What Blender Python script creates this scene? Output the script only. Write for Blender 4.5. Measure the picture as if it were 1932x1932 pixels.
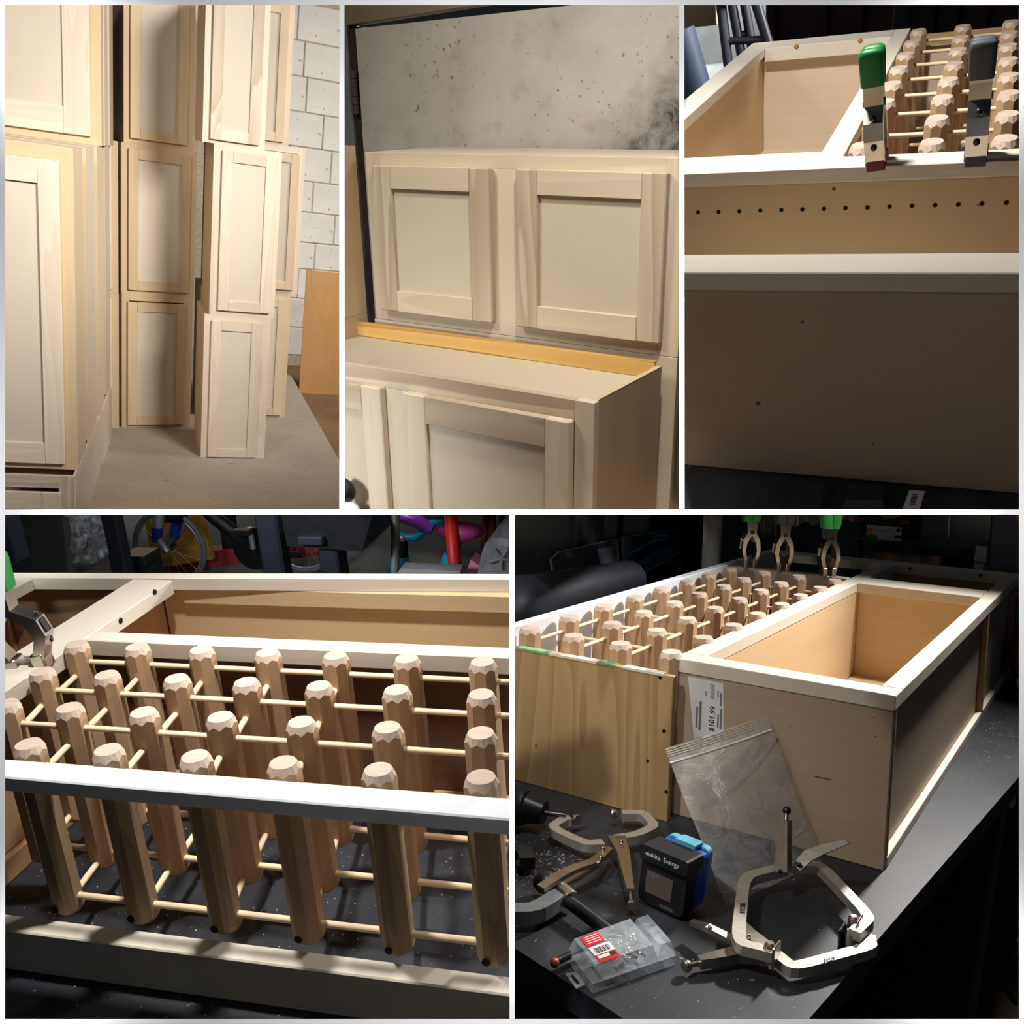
import bpy, bmesh, math, random
from mathutils import Matrix, Vector
random.seed(7)
for o in list(bpy.data.objects): bpy.data.objects.remove(o)
SC = bpy.context.scene
COL = SC.collection
W, F = 1932.0, 1800.0
PITCH = 0.35
# ---------------------------------------------------------------- camera
cd = bpy.data.cameras.new('camera'); cam = bpy.data.objects.new('camera', cd); COL.objects.link(cam)
cd.sensor_width = 36.0; cd.lens = 36.0 * F / W; cd.clip_start = 0.02; cd.clip_end = 60
MCAM = Matrix.Translation((0, 0, 1.6)) @ Matrix.Rotation(math.pi / 2 - PITCH, 4, 'X')
cam.matrix_world = MCAM
SC.camera = cam
# ---------------------------------------------------------------- the five bays (pose of each bay seen from the eye)
class Bay:
    def __init__(s, name, R, t, win, unit=1.0):
        """unit: metres per drawing unit of this bay"""
        s.name = name; s.k = unit
        s.R = Matrix(R); s.t = Vector(t); s.o = -(s.R.transposed() @ s.t)
        C = Matrix.Diagonal((1, -1, -1, 1))
        s.M = MCAM @ C @ Matrix.Translation(s.t * unit) @ s.R.to_4x4()
        s.win = win; s.objs = []
    def ray(s, u, v): return s.R.transposed() @ Vector(((u - 966) / F, (v - 966) / F, 1))
    def on(s, ax, u, v, val):
        d = s.ray(u, v); return s.o + d * ((val - s.o[ax]) / d[ax])
    def z(s, uv, h): return s.on(2, uv[0], uv[1], h)
    def y(s, uv, h): return s.on(1, uv[0], uv[1], h)
    def x(s, uv, h): return s.on(0, uv[0], uv[1], h)
    def pl(s, uv, p, n):
        n = Vector(n); p = Vector(p); d = s.ray(*uv); return s.o + d * ((p - s.o).dot(n) / d.dot(n))
def orth(R):
    r = [Vector(a) for a in R]; r[0].normalize(); r[1] = (r[1] - r[0] * r[0].dot(r[1])).normalized(); r[2] = r[0].cross(r[1])
    return [tuple(a) for a in r]
B1 = Bay('p1', orth([[0.93415, -0.3316, 0.13196], [0.00782, -0.35065, -0.93647], [0.35681, 0.87584, -0.32497]]), (-0.8552, -0.6941, 7.472), (9.5, 9.5, 640.5, 961.5))
B2 = Bay('p2', orth([[0.84336, 0.5372, -0.01221], [0.202, -0.33803, -0.9192], [-0.49793, 0.77275, -0.3936]]), (-0.0764, -0.1339, 2.4071), (650, 9.5, 1281.5, 961.5))
B3 = Bay('p3', orth([[0.90728, 0.39587, -0.14188], [0.10386, -0.53787, -0.8366], [-0.4075, 0.7443, -0.52912]]), (0.1015, -0.2693, 1.0664), (1291, 9.5, 1922.5, 961.5))
B4 = Bay('p4', orth([[0.97109, 0.22855, -0.0689], [0.00438, -0.30562, -0.95214], [-0.23867, 0.92432, -0.29778]]), (-0.2983, 0.2105, 1.0047), (9.5, 971, 961.5, 1922.5))
B5 = Bay('p5', orth([[0.82814, 0.55989, 0.02667], [0.07469, -0.06307, -0.99521], [-0.55552, 0.82616, -0.09405]]), (0.5384, 0.2584, 1.3383), (971, 971, 1922.5, 1922.5))
# ---------------------------------------------------------------- world, lamps, exposure
wd = bpy.data.worlds.new('world'); SC.world = wd; wd.use_nodes = True
wd.node_tree.nodes['Background'].inputs[0].default_value = (0.75, 0.85, 1.0, 1)
wd.node_tree.nodes['Background'].inputs[1].default_value = 0.012
SC.view_settings.view_transform = 'Standard'; SC.view_settings.look = 'None'
SC.view_settings.exposure = 0.0; SC.view_settings.gamma = 1.0; SC.view_settings.use_curve_mapping = False
def lamp(name, bay, kind, loc, tgt, watts, size, col=(1, 1, 1), spread=None, cone=None):
    l = bpy.data.lights.new(name, kind); o = bpy.data.objects.new(name, l); COL.objects.link(o)
    m = bay.M if bay else MCAM @ Matrix.Diagonal((1, -1, -1, 1))
    k = bay.k if bay else 1.0; p = m @ (Vector(loc) * k); q = m @ (Vector(tgt) * k)
    o.location = p; o.rotation_euler = (q - p).to_track_quat('-Z', 'Y').to_euler()
    l.energy = watts; l.color = col
    if kind == 'AREA':
        l.shape = 'DISK'; l.size = size
        if spread: l.spread = math.radians(spread)
    else: l.shadow_soft_size = size
    if kind == 'SPOT': l.spot_size = math.radians(cone); l.spot_blend = 0.5
    return o
lamp('daylight_store', B1, 'AREA', (.4, -5.2, 3.6), (-2.3, -1.0, 1.2), 62, 1.2, (1, .98, .97), 64)
lamp('fill_store_left', B1, 'AREA', (-3.2, -5.0, 3.5), (-1.8, -.5, 1.0), 10, 1.0, (1, .97, .95), 64)  # unseen fill added from the left to lift the dim cabinet sides
lamp('fill_block_wall', B1, 'AREA', (1.5, -1.4, 3.7), (-.3, 2.0, 1.0), 72, 1.2, (1, .98, .95), 100)  # unseen fill added to brighten the block wall
lamp('ceiling_lamp_steel_wall', B2, 'AREA', (-.6, -1.1, 1.75), (.1, .1, .4), 4.6, .5, (1, .96, .82), 84)
lamp('lamp_over_peg_rack', B3, 'AREA', (-.02, .52, .95), (.08, .68, 0), 11, .12, (1, .97, .92), 125)
lamp('lamp_over_long_rack', B4, 'AREA', (.02, .03, .74), (.0, .09, 0), 3.2, .06, (1, .97, .92), 92)
lamp('lamp_over_corner_rack', None, 'AREA', (1.22, -.60, 2.1), (.42, .3, 1.55), 12, .12, (1, .96, .90), 100)
lamp('fill_garage_left', None, 'AREA', (-.85, -.12, 1.25), (-.35, -.02, 2.6), 2.2, .2, (.92, .97, 1), 70)  # unseen fill added at the left to brighten the garage background
for k_, (x_, y_) in enumerate(((-.30, 0), (.30, 0), (0, -.30), (0, .30), (-.31, -.31), (.31, -.31), (-.31, .31), (.31, .31))):
    lamp('fill_on_partitions', None, 'AREA', (x_, y_, .44), (0, 0, .455), 1.3, .08, (1, 1, 1), 46)  # unseen lamps added only to whiten the partition board edges

# ---------------------------------------------------------------- materials
MATS = {}
def srgb(r, g=None, b=None):
    if g is None: r, g, b = r
    return tuple((c / 255 / 12.92 if c / 255 <= .04045 else ((c / 255 + .055) / 1.055) ** 2.4) for c in (r, g, b)) + (1,)
def base_mat(name, rough=.6, metal=0.0, spec=.35):
    m = bpy.data.materials.new(name); m.use_nodes = True; MATS[name] = m
    nt = m.node_tree; p = nt.nodes['Principled BSDF']
    p.inputs['Roughness'].default_value = rough; p.inputs['Metallic'].default_value = metal; p.inputs['Specular IOR Level'].default_value = spec
    return m, nt, p
def coords(nt, scale, rnd=True):
    tc = nt.nodes.new('ShaderNodeTexCoord'); mp = nt.nodes.new('ShaderNodeMapping'); mp.inputs['Scale'].default_value = scale
    if rnd:
        oi = nt.nodes.new('ShaderNodeObjectInfo'); mu = nt.nodes.new('ShaderNodeVectorMath'); mu.operation = 'SCALE'; mu.inputs[0].default_value = (31.7, 17.3, 53.1)
        nt.links.new(oi.outputs['Random'], mu.inputs['Scale'])
        ad = nt.nodes.new('ShaderNodeVectorMath'); nt.links.new(tc.outputs['Object'], mp.inputs[0]); nt.links.new(mp.outputs[0], ad.inputs[0]); nt.links.new(mu.outputs[0], ad.inputs[1])
        return ad.outputs[0]
    nt.links.new(tc.outputs['Object'], mp.inputs[0]); return mp.outputs[0]
def noise(nt, vec, scale, detail=4, rough=.6, dist=0):
    n = nt.nodes.new('ShaderNodeTexNoise'); n.inputs['Scale'].default_value = scale; n.inputs['Detail'].default_value = detail; n.inputs['Roughness'].default_value = rough; n.inputs['Distortion'].default_value = dist
    nt.links.new(vec, n.inputs['Vector']); return n.outputs['Fac']
def ramp(nt, fac, stops):
    r = nt.nodes.new('ShaderNodeValToRGB'); e = r.color_ramp.elements
    while len(e) < len(stops): e.new(.5)
    for k, (p, c) in enumerate(stops):
        e[k].position = p; e[k].color = c if len(c) == 4 else tuple(c) + (1,)
    nt.links.new(fac, r.inputs[0]); return r.outputs[0]
def mixc(nt, fac, a, b, mode='MIX'):
    m = nt.nodes.new('ShaderNodeMix'); m.data_type = 'RGBA'; m.blend_type = mode
    if isinstance(fac, (int, float)): m.inputs[0].default_value = fac
    else: nt.links.new(fac, m.inputs[0])
    for s, i in ((a, 6), (b, 7)):
        if isinstance(s, tuple): m.inputs[i].default_value = s
        else: nt.links.new(s, m.inputs[i])
    return m.outputs[2]
def mth(nt, op, a, b=None):
    m = nt.nodes.new('ShaderNodeMath'); m.operation = op
    for k, s in enumerate((a, b)):
        if s is None: continue
        if isinstance(s, (int, float)): m.inputs[k].default_value = s
        else: nt.links.new(s, m.inputs[k])
    return m.outputs[0]
def bump(nt, p, h, strength=.1, dist=.002):
    b = nt.nodes.new('ShaderNodeBump'); b.inputs['Strength'].default_value = strength; b.inputs['Distance'].default_value = dist
    nt.links.new(h, b.inputs['Height']); nt.links.new(b.outputs[0], p.inputs['Normal'])
def plain(name, col, rough=.6, metal=0.0, var=.12, vs=25, spec=.35, bmp=0.0):
    m, nt, p = base_mat(name, rough, metal, spec); c = srgb(col)
    v = coords(nt, (1, 1, 1)); n = noise(nt, v, vs, 5)
    lo = tuple(x * (1 - var) for x in c[:3]) + (1,); hi = tuple(min(1, x * (1 + var)) for x in c[:3]) + (1,)
    nt.links.new(ramp(nt, n, [(.3, lo), (.7, hi)]), p.inputs['Base Color'])
    if bmp: bump(nt, p, n, bmp)
    return m
def wood(name, col, dark, line=.35, freq=10.0, rough=.6, sc=1.0, stain=0.0):
    """board with long streaks and contour growth lines; variants _x _y _z give the grain direction"""
    for ax in range(3):
        m, nt, p = base_mat(name + '_' + 'xyz'[ax], rough); c, d = srgb(col), srgb(dark)
        s = [7.0 * sc] * 3; s[ax] = .55 * sc
        v = coords(nt, s); n1 = noise(nt, v, 1.0, 2, .5, .25)
        rings = mth(nt, 'FRACT', mth(nt, 'MULTIPLY', n1, freq))
        rl = ramp(nt, rings, [(0.0, (1, 1, 1)), (.55, (.45, .45, .45)), (.93, (0, 0, 0)), (1.0, (.9, .9, .9))])
        s2 = [130.0 * sc] * 3; s2[ax] = 3.0 * sc
        n2 = noise(nt, coords(nt, s2), 1.0, 3)
        s3 = [3.0 * sc] * 3; s3[ax] = .6 * sc
        n3 = noise(nt, coords(nt, s3), 1.0, 2)
        c1 = mixc(nt, mth(nt, 'MULTIPLY', rl, line), c, d)
        c2 = mixc(nt, mth(nt, 'MULTIPLY', n2, .35), c1, mixc(nt, .35, c, d))
        c3 = mixc(nt, mth(nt, 'MULTIPLY', ramp(nt, n3, [(.45, (0, 0, 0)), (.75, (1, 1, 1))]), .3 + stain), c2, d)
        oi = nt.nodes.new('ShaderNodeObjectInfo'); hv = nt.nodes.new('ShaderNodeHueSaturation')
        nt.links.new(mth(nt, 'ADD', mth(nt, 'MULTIPLY', oi.outputs['Random'], .12), .94), hv.inputs['Value']); nt.links.new(c3, hv.inputs['Color'])
        nt.links.new(hv.outputs[0], p.inputs['Base Color'])
        bump(nt, p, n2, .06, .001)
def gm(mat, dims):
    if mat in MATS: return MATS[mat]
    return MATS[mat + '_' + 'xyz'[max(range(3), key=lambda i: dims[i])]]
# ---------------------------------------------------------------- mesh building
class MB:
    def __init__(s): s.v = []; s.f = []; s.sm = []
    def add(s, vs, fs, smooth=False):
        n = len(s.v); s.v += [tuple(a) for a in vs]; s.f += [tuple(i + n for i in f) for f in fs]; s.sm += [smooth] * len(fs); return s
    def box(s, x0, x1, y0, y1, z0, z1, c=0.0):
        if c <= 0:
            vs = [(x, y, z) for x in (x0, x1) for y in (y0, y1) for z in (z0, z1)]
            return s.add(vs, [(0, 1, 3, 2), (4, 6, 7, 5), (0, 4, 5, 1), (2, 3, 7, 6), (0, 2, 6, 4), (1, 5, 7, 3)])
        c = min(c, (x1 - x0) / 2.1, (y1 - y0) / 2.1, (z1 - z0) / 2.1)
        lo, hi = (x0, y0, z0), (x1, y1, z1); vs = []; ix = {}
        for sx in (0, 1):
            for sy in (0, 1):
                for sz in (0, 1):
                    g = (sx, sy, sz); cor = [hi[i] if g[i] else lo[i] for i in range(3)]
                    for a in range(3):       # vertex lying on the face of axis a
                        q = [cor[i] if i == a else cor[i] + (-c if g[i] else c) for i in range(3)]
                        ix[g, a] = len(vs); vs.append(q)
        fs = []
        for a in range(3):
            b, d = (a + 1) % 3, (a + 2) % 3
            for s_ in (0, 1):
                def g(u, w):
                    k = [0] * 3; k[a] = s_; k[b] = u; k[d] = w; return tuple(k)
                q = [ix[g(0, 0), a], ix[g(1, 0), a], ix[g(1, 1), a], ix[g(0, 1), a]]
                fs.append(q if s_ else q[::-1])
            for u in (0, 1):
                for w in (0, 1):
                    def e(t):
                        k = [0] * 3; k[a] = t; k[b] = u; k[d] = w; return tuple(k)
                    q = [ix[e(0), b], ix[e(1), b], ix[e(1), d], ix[e(0), d]]
                    fs.append(q if (u ^ w) == 0 else q[::-1])
        for g in [(i, j, k) for i in (0, 1) for j in (0, 1) for k in (0, 1)]:
            q = [ix[g, 0], ix[g, 1], ix[g, 2]]
            fs.append(q if (sum(g) % 2) else q[::-1])
        return s.add(vs, fs)
    def hexa(s, b, t):
        """b, t: four points each, counter-clockwise from above"""
        return s.add(list(b) + list(t), [(3, 2, 1, 0), (4, 5, 6, 7), (0, 1, 5, 4), (1, 2, 6, 5), (2, 3, 7, 6), (3, 0, 4, 7)])
    def prism(s, poly, d):
        """polygon of 3-D points pushed along vector d"""
        d = Vector(d); n = len(poly); a = [Vector(p) for p in poly]
        return s.add(a + [p + d for p in a], [tuple(range(n))[::-1], tuple(range(n, 2 * n))] + [(i, (i + 1) % n, n + (i + 1) % n, n + i) for i in range(n)])
    def tube(s, pts, r, n=8, caps=True, closed=False):
        pts = [Vector(p) for p in pts]; m = len(pts); rs = r if isinstance(r, (list, tuple)) else [r] * m
        vs = []; up = None
        for i, p in enumerate(pts):
            if closed: t = pts[(i + 1) % m] - pts[i - 1]
            else: t = pts[min(i + 1, m - 1)] - pts[max(i - 1, 0)]
            t.normalize()
            if up is None: up = Vector((0, 0, 1)) if abs(t.z) < .9 else Vector((1, 0, 0))
            a = t.cross(up)
            if a.length < 1e-6: a = t.orthogonal()
            a.normalize(); b = a.cross(t); up = b
            vs += [p + (a * math.cos(2 * math.pi * k / n) + b * math.sin(2 * math.pi * k / n)) * rs[i] for k in range(n)]
        fs = []
        for i in range(m if closed else m - 1):
            j = (i + 1) % m
            fs += [(i * n + k, i * n + (k + 1) % n, j * n + (k + 1) % n, j * n + k) for k in range(n)]
        s.add(vs, fs, True)
        if caps and not closed: s.add(vs[:n], [tuple(range(n))]); s.add(vs[-n:], [tuple(range(n))[::-1]])
        return s
    def lathe(s, p, ax, prof, n=16):
        """prof: (distance along ax, radius)"""
        p = Vector(p); ax = Vector(ax).normalized(); a = ax.orthogonal().normalized(); b = ax.cross(a); vs = []
        for h, r in prof: vs += [p + ax * h + (a * math.cos(2 * math.pi * k / n) + b * math.sin(2 * math.pi * k / n)) * r for k in range(n)]
        fs = [(i * n + k, i * n + (k + 1) % n, (i + 1) * n + (k + 1) % n, (i + 1) * n + k) for i in range(len(prof) - 1) for k in range(n)]
        s.add(vs, fs, len(prof) > 2 or True); s.add(vs[:n], [tuple(range(n))[::-1]]); s.add(vs[-n:], [tuple(range(n))]); return s
    def ball(s, p, r, n=10, sq=(1, 1, 1)):
        p = Vector(p); vs = [p + Vector((0, 0, -r * sq[2]))]; m = n // 2
        for i in range(1, m):
            t = math.pi * i / m
            vs += [p + Vector((math.cos(2 * math.pi * k / n) * math.sin(t) * r * sq[0], math.sin(2 * math.pi * k / n) * math.sin(t) * r * sq[1], -math.cos(t) * r * sq[2])) for k in range(n)]
        vs.append(p + Vector((0, 0, r * sq[2]))); L = len(vs) - 1
        fs = [(0, 1 + (k + 1) % n, 1 + k) for k in range(n)] + [(1 + i * n + k, 1 + i * n + (k + 1) % n, 1 + (i + 1) * n + (k + 1) % n, 1 + (i + 1) * n + k) for i in range(m - 2) for k in range(n)]
        fs += [(L, L - n + k, L - n + (k + 1) % n) for k in range(n)]
        return s.add(vs, fs, True)
    def sweep(s, path, w, t, up=(0, 0, 1)):
        """flat bar along a path: width w in the plane, thickness t along up"""
        up = Vector(up).normalized(); P = [Vector(p) for p in path]; m = len(P); ws = w if isinstance(w, (list, tuple)) else [w] * m; vs = []
        for i, p in enumerate(P):
            d0 = (P[i] - P[i - 1]).normalized() if i else (P[1] - P[0]).normalized()
            d1 = (P[i + 1] - P[i]).normalized() if i < m - 1 else d0
            tt = (d0 + d1).normalized(); nn = up.cross(tt).normalized(); k = 1 / max(.5, tt.dot(d1))
            h = nn * ws[i] / 2 * k
            vs += [p - h - up * t / 2, p + h - up * t / 2, p + h + up * t / 2, p - h + up * t / 2]
        fs = [(3, 2, 1, 0)] + [tuple((m - 1) * 4 + k for k in range(4))]
        for i in range(m - 1): fs += [(i * 4 + k, i * 4 + (k + 1) % 4, i * 4 + 4 + (k + 1) % 4, i * 4 + 4 + k) for k in range(4)]
        return s.add(vs, fs)
    def grid(s, rows, smooth=True):
        n = len(rows[0]); return s.add([p for r in rows for p in r], [(i * n + k, i * n + k + 1, (i + 1) * n + k + 1, (i + 1) * n + k) for i in range(len(rows) - 1) for k in range(n - 1)], smooth)
    def mesh(s, name, off=(0, 0, 0), k=1.0):
        off = Vector(off); me = bpy.data.meshes.new(name); me.from_pydata([tuple((Vector(v) - off) * k) for v in s.v], [], s.f); me.update()
        bm = bmesh.new(); bm.from_mesh(me)
        if all(len(f.verts) > 2 for f in bm.faces): bmesh.ops.recalc_face_normals(bm, faces=bm.faces)
        bm.to_mesh(me); bm.free()
        for p, q in zip(me.polygons, s.sm): p.use_smooth = q
        return me
def center(s):
    a = [min(v[i] for v in s.v) for i in range(3)]; b = [max(v[i] for v in s.v) for i in range(3)]
    return Vector([(p + q) / 2 for p, q in zip(a, b)]), [q - p for p, q in zip(a, b)]
def link(bay, o):
    COL.objects.link(o); bay.objs.append(o); return o
def part(parent, name, mb, mat, bay=None):
    """mesh child; coordinates of mb are the parent's root coordinates"""
    bay = BAYOF[parent.name]; c, d = center(mb); me = mb.mesh(name, c, bay.k); me.materials.append(gm(mat, d))
    o = bpy.data.objects.new(name, me); link(bay, o)
    o.parent = parent; o.location = (c - ORG[parent.name]) * bay.k; ORG[o.name] = c.copy(); BAYOF[o.name] = BAYOF[parent.name]
    return o
BAYOF = {}; ORG = {}
def thing(bay, name, label, cat, base, yaw=0.0, group=None, rot=None):
    o = bpy.data.objects.new(name, None); o.empty_display_size = .05; link(bay, o)
    o.matrix_world = bay.M @ Matrix.Translation(Vector(base) * bay.k) @ (rot if rot is not None else Matrix.Rotation(yaw, 4, 'Z'))
    o['label'] = label; o['category'] = cat
    if group: o['group'] = group
    BAYOF[o.name] = bay; ORG[o.name] = Vector((0, 0, 0)); return o
def solo(bay, name, mb, mat, label=None, cat=None, group=None, kind=None, base=(0, 0, 0), rot=None):
    """single-mesh thing; mb in bay coordinates relative to base"""
    c, d = center(mb); me = mb.mesh(name, c, bay.k); me.materials.append(gm(mat, d)); o = bpy.data.objects.new(name, me); link(bay, o)
    o.matrix_world = bay.M @ Matrix.Translation(Vector(base) * bay.k) @ (rot if rot is not None else Matrix.Identity(4)) @ Matrix.Translation(c * bay.k)
    if label: o['label'] = label
    if cat: o['category'] = cat
    if group: o['group'] = group
    if kind: o['kind'] = kind
    BAYOF[o.name] = bay; ORG[o.name] = c.copy(); return o
def copy_tree(o, m):
    """a thing with copies of its parts and sub-parts, placed at world matrix m"""
    bay = BAYOF[o.name]
    def cp(a, par):
        c = a.copy(); link(bay, c); BAYOF[c.name] = bay; c.parent = par; ORG[c.name] = ORG[a.name]
        for ch in [x for x in bay.objs if x.parent == a]: cp(ch, c)
        return c
    c = cp(o, None); c.matrix_world = m; return c
def text_mb(txt, size, origin, ux, uy, depth=.0003):
    """flat lettering as mesh: origin is the left end of the base line"""
    cu = bpy.data.curves.new('t', 'FONT'); cu.body = txt; cu.size = size; cu.extrude = 0
    ob = bpy.data.objects.new('t', cu); COL.objects.link(ob); dg = bpy.context.evaluated_depsgraph_get(); me = bpy.data.meshes.new_from_object(ob.evaluated_get(dg))
    mb = MB(); ux = Vector(ux).normalized(); uy = Vector(uy).normalized(); n = ux.cross(uy); og = Vector(origin)
    mb.add([og + ux * v.co.x + uy * v.co.y + n * depth for v in me.vertices], [tuple(p.vertices) for p in me.polygons])
    bpy.data.objects.remove(ob); bpy.data.meshes.remove(me); return mb
wood('poplar', (214, 198, 176), (184, 160, 128), .36, 9)
wood('poplar_b', (210, 194, 172), (160, 134, 104), .7, 10, stain=.15)
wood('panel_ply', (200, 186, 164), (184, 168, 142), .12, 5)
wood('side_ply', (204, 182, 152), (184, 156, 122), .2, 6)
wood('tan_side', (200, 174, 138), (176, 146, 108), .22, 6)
wood('pine', (222, 180, 106), (170, 112, 48), .75, 7)
wood('ply_brown', (178, 132, 76), (150, 104, 56), .3, 5)
wood('birch', (218, 192, 154), (194, 162, 120), .22, 6, sc=1.6)
wood('birch_pale', (224, 208, 186), (206, 186, 158), .18, 5, sc=1.6)
wood('birch_dark', (190, 152, 112), (160, 122, 86), .25, 6, sc=1.6)
wood('whitewood', (226, 218, 204), (206, 192, 168), .22, 8, sc=2.0)
wood('grey_face', (190, 170, 148), (170, 148, 126), .2, 6, sc=1.6)
wood('knotty', (186, 156, 112), (140, 104, 66), .6, 9, sc=1.3)
wood('post', (202, 168, 134), (166, 128, 96), .4, 9, sc=3.0)
wood('post_grey', (186, 160, 124), (120, 100, 82), .6, 9, sc=3.0)
wood('post_end', (208, 188, 172), (176, 150, 132), .5, 14, sc=6.0)
wood('dowel', (238, 216, 180), (220, 190, 148), .2, 6, sc=3.0)
wood('rack_back', (120, 84, 62), (84, 56, 42), .5, 10, sc=2.0)
plain('white_paint', (232, 236, 242), .35, var=.03, vs=8)
plain('border_white', (245, 245, 245), .8, var=.01)
plain('pipe_white', (214, 212, 200), .4, var=.04, vs=6)
plain('black', (18, 19, 21), .5, var=.3)
plain('black_gap', (14, 12, 11), .9, var=.2)
plain('black_plastic', (30, 31, 35), .38, var=.2, vs=60)
plain('navy_black', (26, 32, 42), .55, var=.2, vs=12)
plain('dark_steel', (70, 72, 78), .35, .9, var=.2)
plain('chrome', (206, 204, 200), .16, 1.0, var=.08, vs=30)
plain('steel', (196, 188, 176), .3, 1.0, var=.12, vs=60)
plain('cast_steel', (206, 200, 190), .42, .75, var=.1, vs=120, bmp=.15)
plain('rust_red', (126, 62, 56), .6, .2, var=.3, vs=40)
plain('green_grip', (40, 128, 62), .4, var=.12, vs=30)
plain('green_light', (60, 176, 84), .4, var=.12, vs=30)
plain('grey_rubber', (84, 88, 92), .55, var=.15)
plain('battery_blue', (24, 72, 170), .35, var=.12)
plain('cyan_plastic', (96, 168, 196), .4, var=.1)
plain('red_label', (196, 36, 44), .5, var=.06)
plain('paper', (232, 232, 236), .7, var=.04)
plain('paper_dark', (96, 84, 80), .7, var=.04)
plain('ink', (20, 20, 22), .7, var=.05)
plain('ink_grey', (120, 122, 128), .7, var=.05)
plain('orange_label', (226, 110, 50), .6, var=.05)
plain('green_label', (60, 140, 40), .6, var=.05)
plain('teal_bike', (26, 150, 196), .35, var=.08)
plain('purple_grip', (130, 60, 190), .3, var=.15)
plain('magenta_grip', (150, 50, 110), .4, var=.15)
plain('red_paint', (176, 28, 26), .45, var=.1)
plain('red_steel', (150, 52, 56), .5, var=.2)
plain('yellow_board', (170, 132, 50), .7, var=.3, vs=10)
plain('tyre', (92, 98, 106), .7, var=.15)
plain('silver', (190, 194, 200), .35, .8, var=.08)
plain('decal_blue', (30, 50, 140), .4, var=.1)
plain('grey_pole', (112, 118, 120), .5, .3, var=.08)
plain('grey_lid', (124, 126, 136), .6, var=.1, vs=8)
plain('pink', (190, 120, 150), .6, var=.1)
plain('brown_leg', (110, 50, 40), .5, var=.2)
plain('cloth', (206, 200, 184), .9, var=.12, vs=30)
plain('violet_panel', (124, 120, 140), .7, var=.06, vs=6)
plain('yellow', (220, 190, 40), .6, var=.05)
plain('purple_wall', (74, 54, 60), .7, var=.12, vs=4)
plain('blue_post', (40, 54, 72), .6, var=.1)
plain('board_grey', (168, 158, 140), .8, var=.08, vs=5)
plain('stool_dark', (24, 27, 36), .5, var=.15)
plain('copper', (170, 96, 70), .4, .5, var=.4, vs=60)
plain('tape_green', (130, 180, 130), .7, var=.15)
plain('chip', (226, 206, 166), .8, var=.05)
plain('sawdust', (226, 220, 206), .9, var=.05)
plain('ply_edge', (196, 176, 140), .7, var=.35, vs=220)
def rough_wall(name, col, spots, streak):
    m, nt, p = base_mat(name, .55); c = srgb(col)
    v = coords(nt, (1, 1, 1), False)
    big = ramp(nt, noise(nt, v, 2.2, 4), [(.3, tuple(x * .82 for x in c[:3])), (.7, c)])
    sp = ramp(nt, noise(nt, v, 38, 3, .55), [(.62, (0, 0, 0)), (.70, (1, 1, 1))])
    sp2 = ramp(nt, noise(nt, v, 9, 4, .7), [(.52, (0, 0, 0)), (.66, (1, 1, 1))])
    k = mth(nt, 'MULTIPLY', sp, sp2)
    nt.links.new(mixc(nt, k, big, srgb(spots)), p.inputs['Base Color'])
    bump(nt, p, noise(nt, v, 60, 4), streak, .003); return m
rough_wall('block_paint', (228, 222, 210), (120, 100, 78), .35)
plain('mortar', (180, 164, 138), .9, var=.25, vs=40, bmp=.3)
def metal_wall():
    m, nt, p = base_mat('scuffed_metal', .5); v = coords(nt, (1, 1, 1), False)
    basec = ramp(nt, noise(nt, v, 5, 5, .6), [(.3, srgb(176, 168, 160)), (.7, srgb(196, 190, 182))])
    # small chips, denser in patches
    patch = ramp(nt, noise(nt, v, 3.5, 3), [(.45, (.15, .15, .15)), (.65, (1, 1, 1))])
    ch = ramp(nt, noise(nt, v, 70, 2, .5), [(.66, (0, 0, 0)), (.72, (1, 1, 1))])
    c1 = mixc(nt, mth(nt, 'MULTIPLY', ch, patch), basec, srgb(80, 66, 52))
    sm = ramp(nt, noise(nt, v, 14, 3, .5), [(.58, (0, 0, 0)), (.75, (.35, .35, .35))])
    c2 = mixc(nt, sm, c1, srgb(130, 120, 112))
    # soot stain low on the right of the sheet, and grime along its hinge edge
    tc = nt.nodes.new('ShaderNodeTexCoord'); sx = nt.nodes.new('ShaderNodeSeparateXYZ'); nt.links.new(tc.outputs['Object'], sx.inputs[0])
    gx = nt.nodes.new('ShaderNodeMapRange'); gx.inputs[1].default_value = .10; gx.inputs[2].default_value = .36; nt.links.new(mth(nt, 'SUBTRACT', sx.outputs[0], mth(nt, 'MULTIPLY', sx.outputs[2], .9)), gx.inputs[0])
    st = mth(nt, 'MULTIPLY', gx.outputs[0], ramp(nt, noise(nt, v, 18, 5, .65, .4), [(.3, (.25, .25, .25)), (.62, (1, 1, 1))]))
    gx.inputs[1].default_value = -.56; gx.inputs[2].default_value = -.38
    c3 = mixc(nt, st, c2, srgb(48, 46, 42))
    nt.links.new(c3, p.inputs['Base Color']); bump(nt, p, noise(nt, v, 30, 4), .15, .003)
metal_wall()
rough_wall('jamb_paint', (122, 124, 122), (60, 50, 44), .4)
plain('rust_dark', (52, 36, 30), .8, var=.4, vs=40, bmp=.3)
rough_wall('rust_frame', (84, 72, 64), (40, 32, 28), .4)
rough_wall('header_stain', (130, 116, 88), (34, 28, 22), .4)
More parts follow.
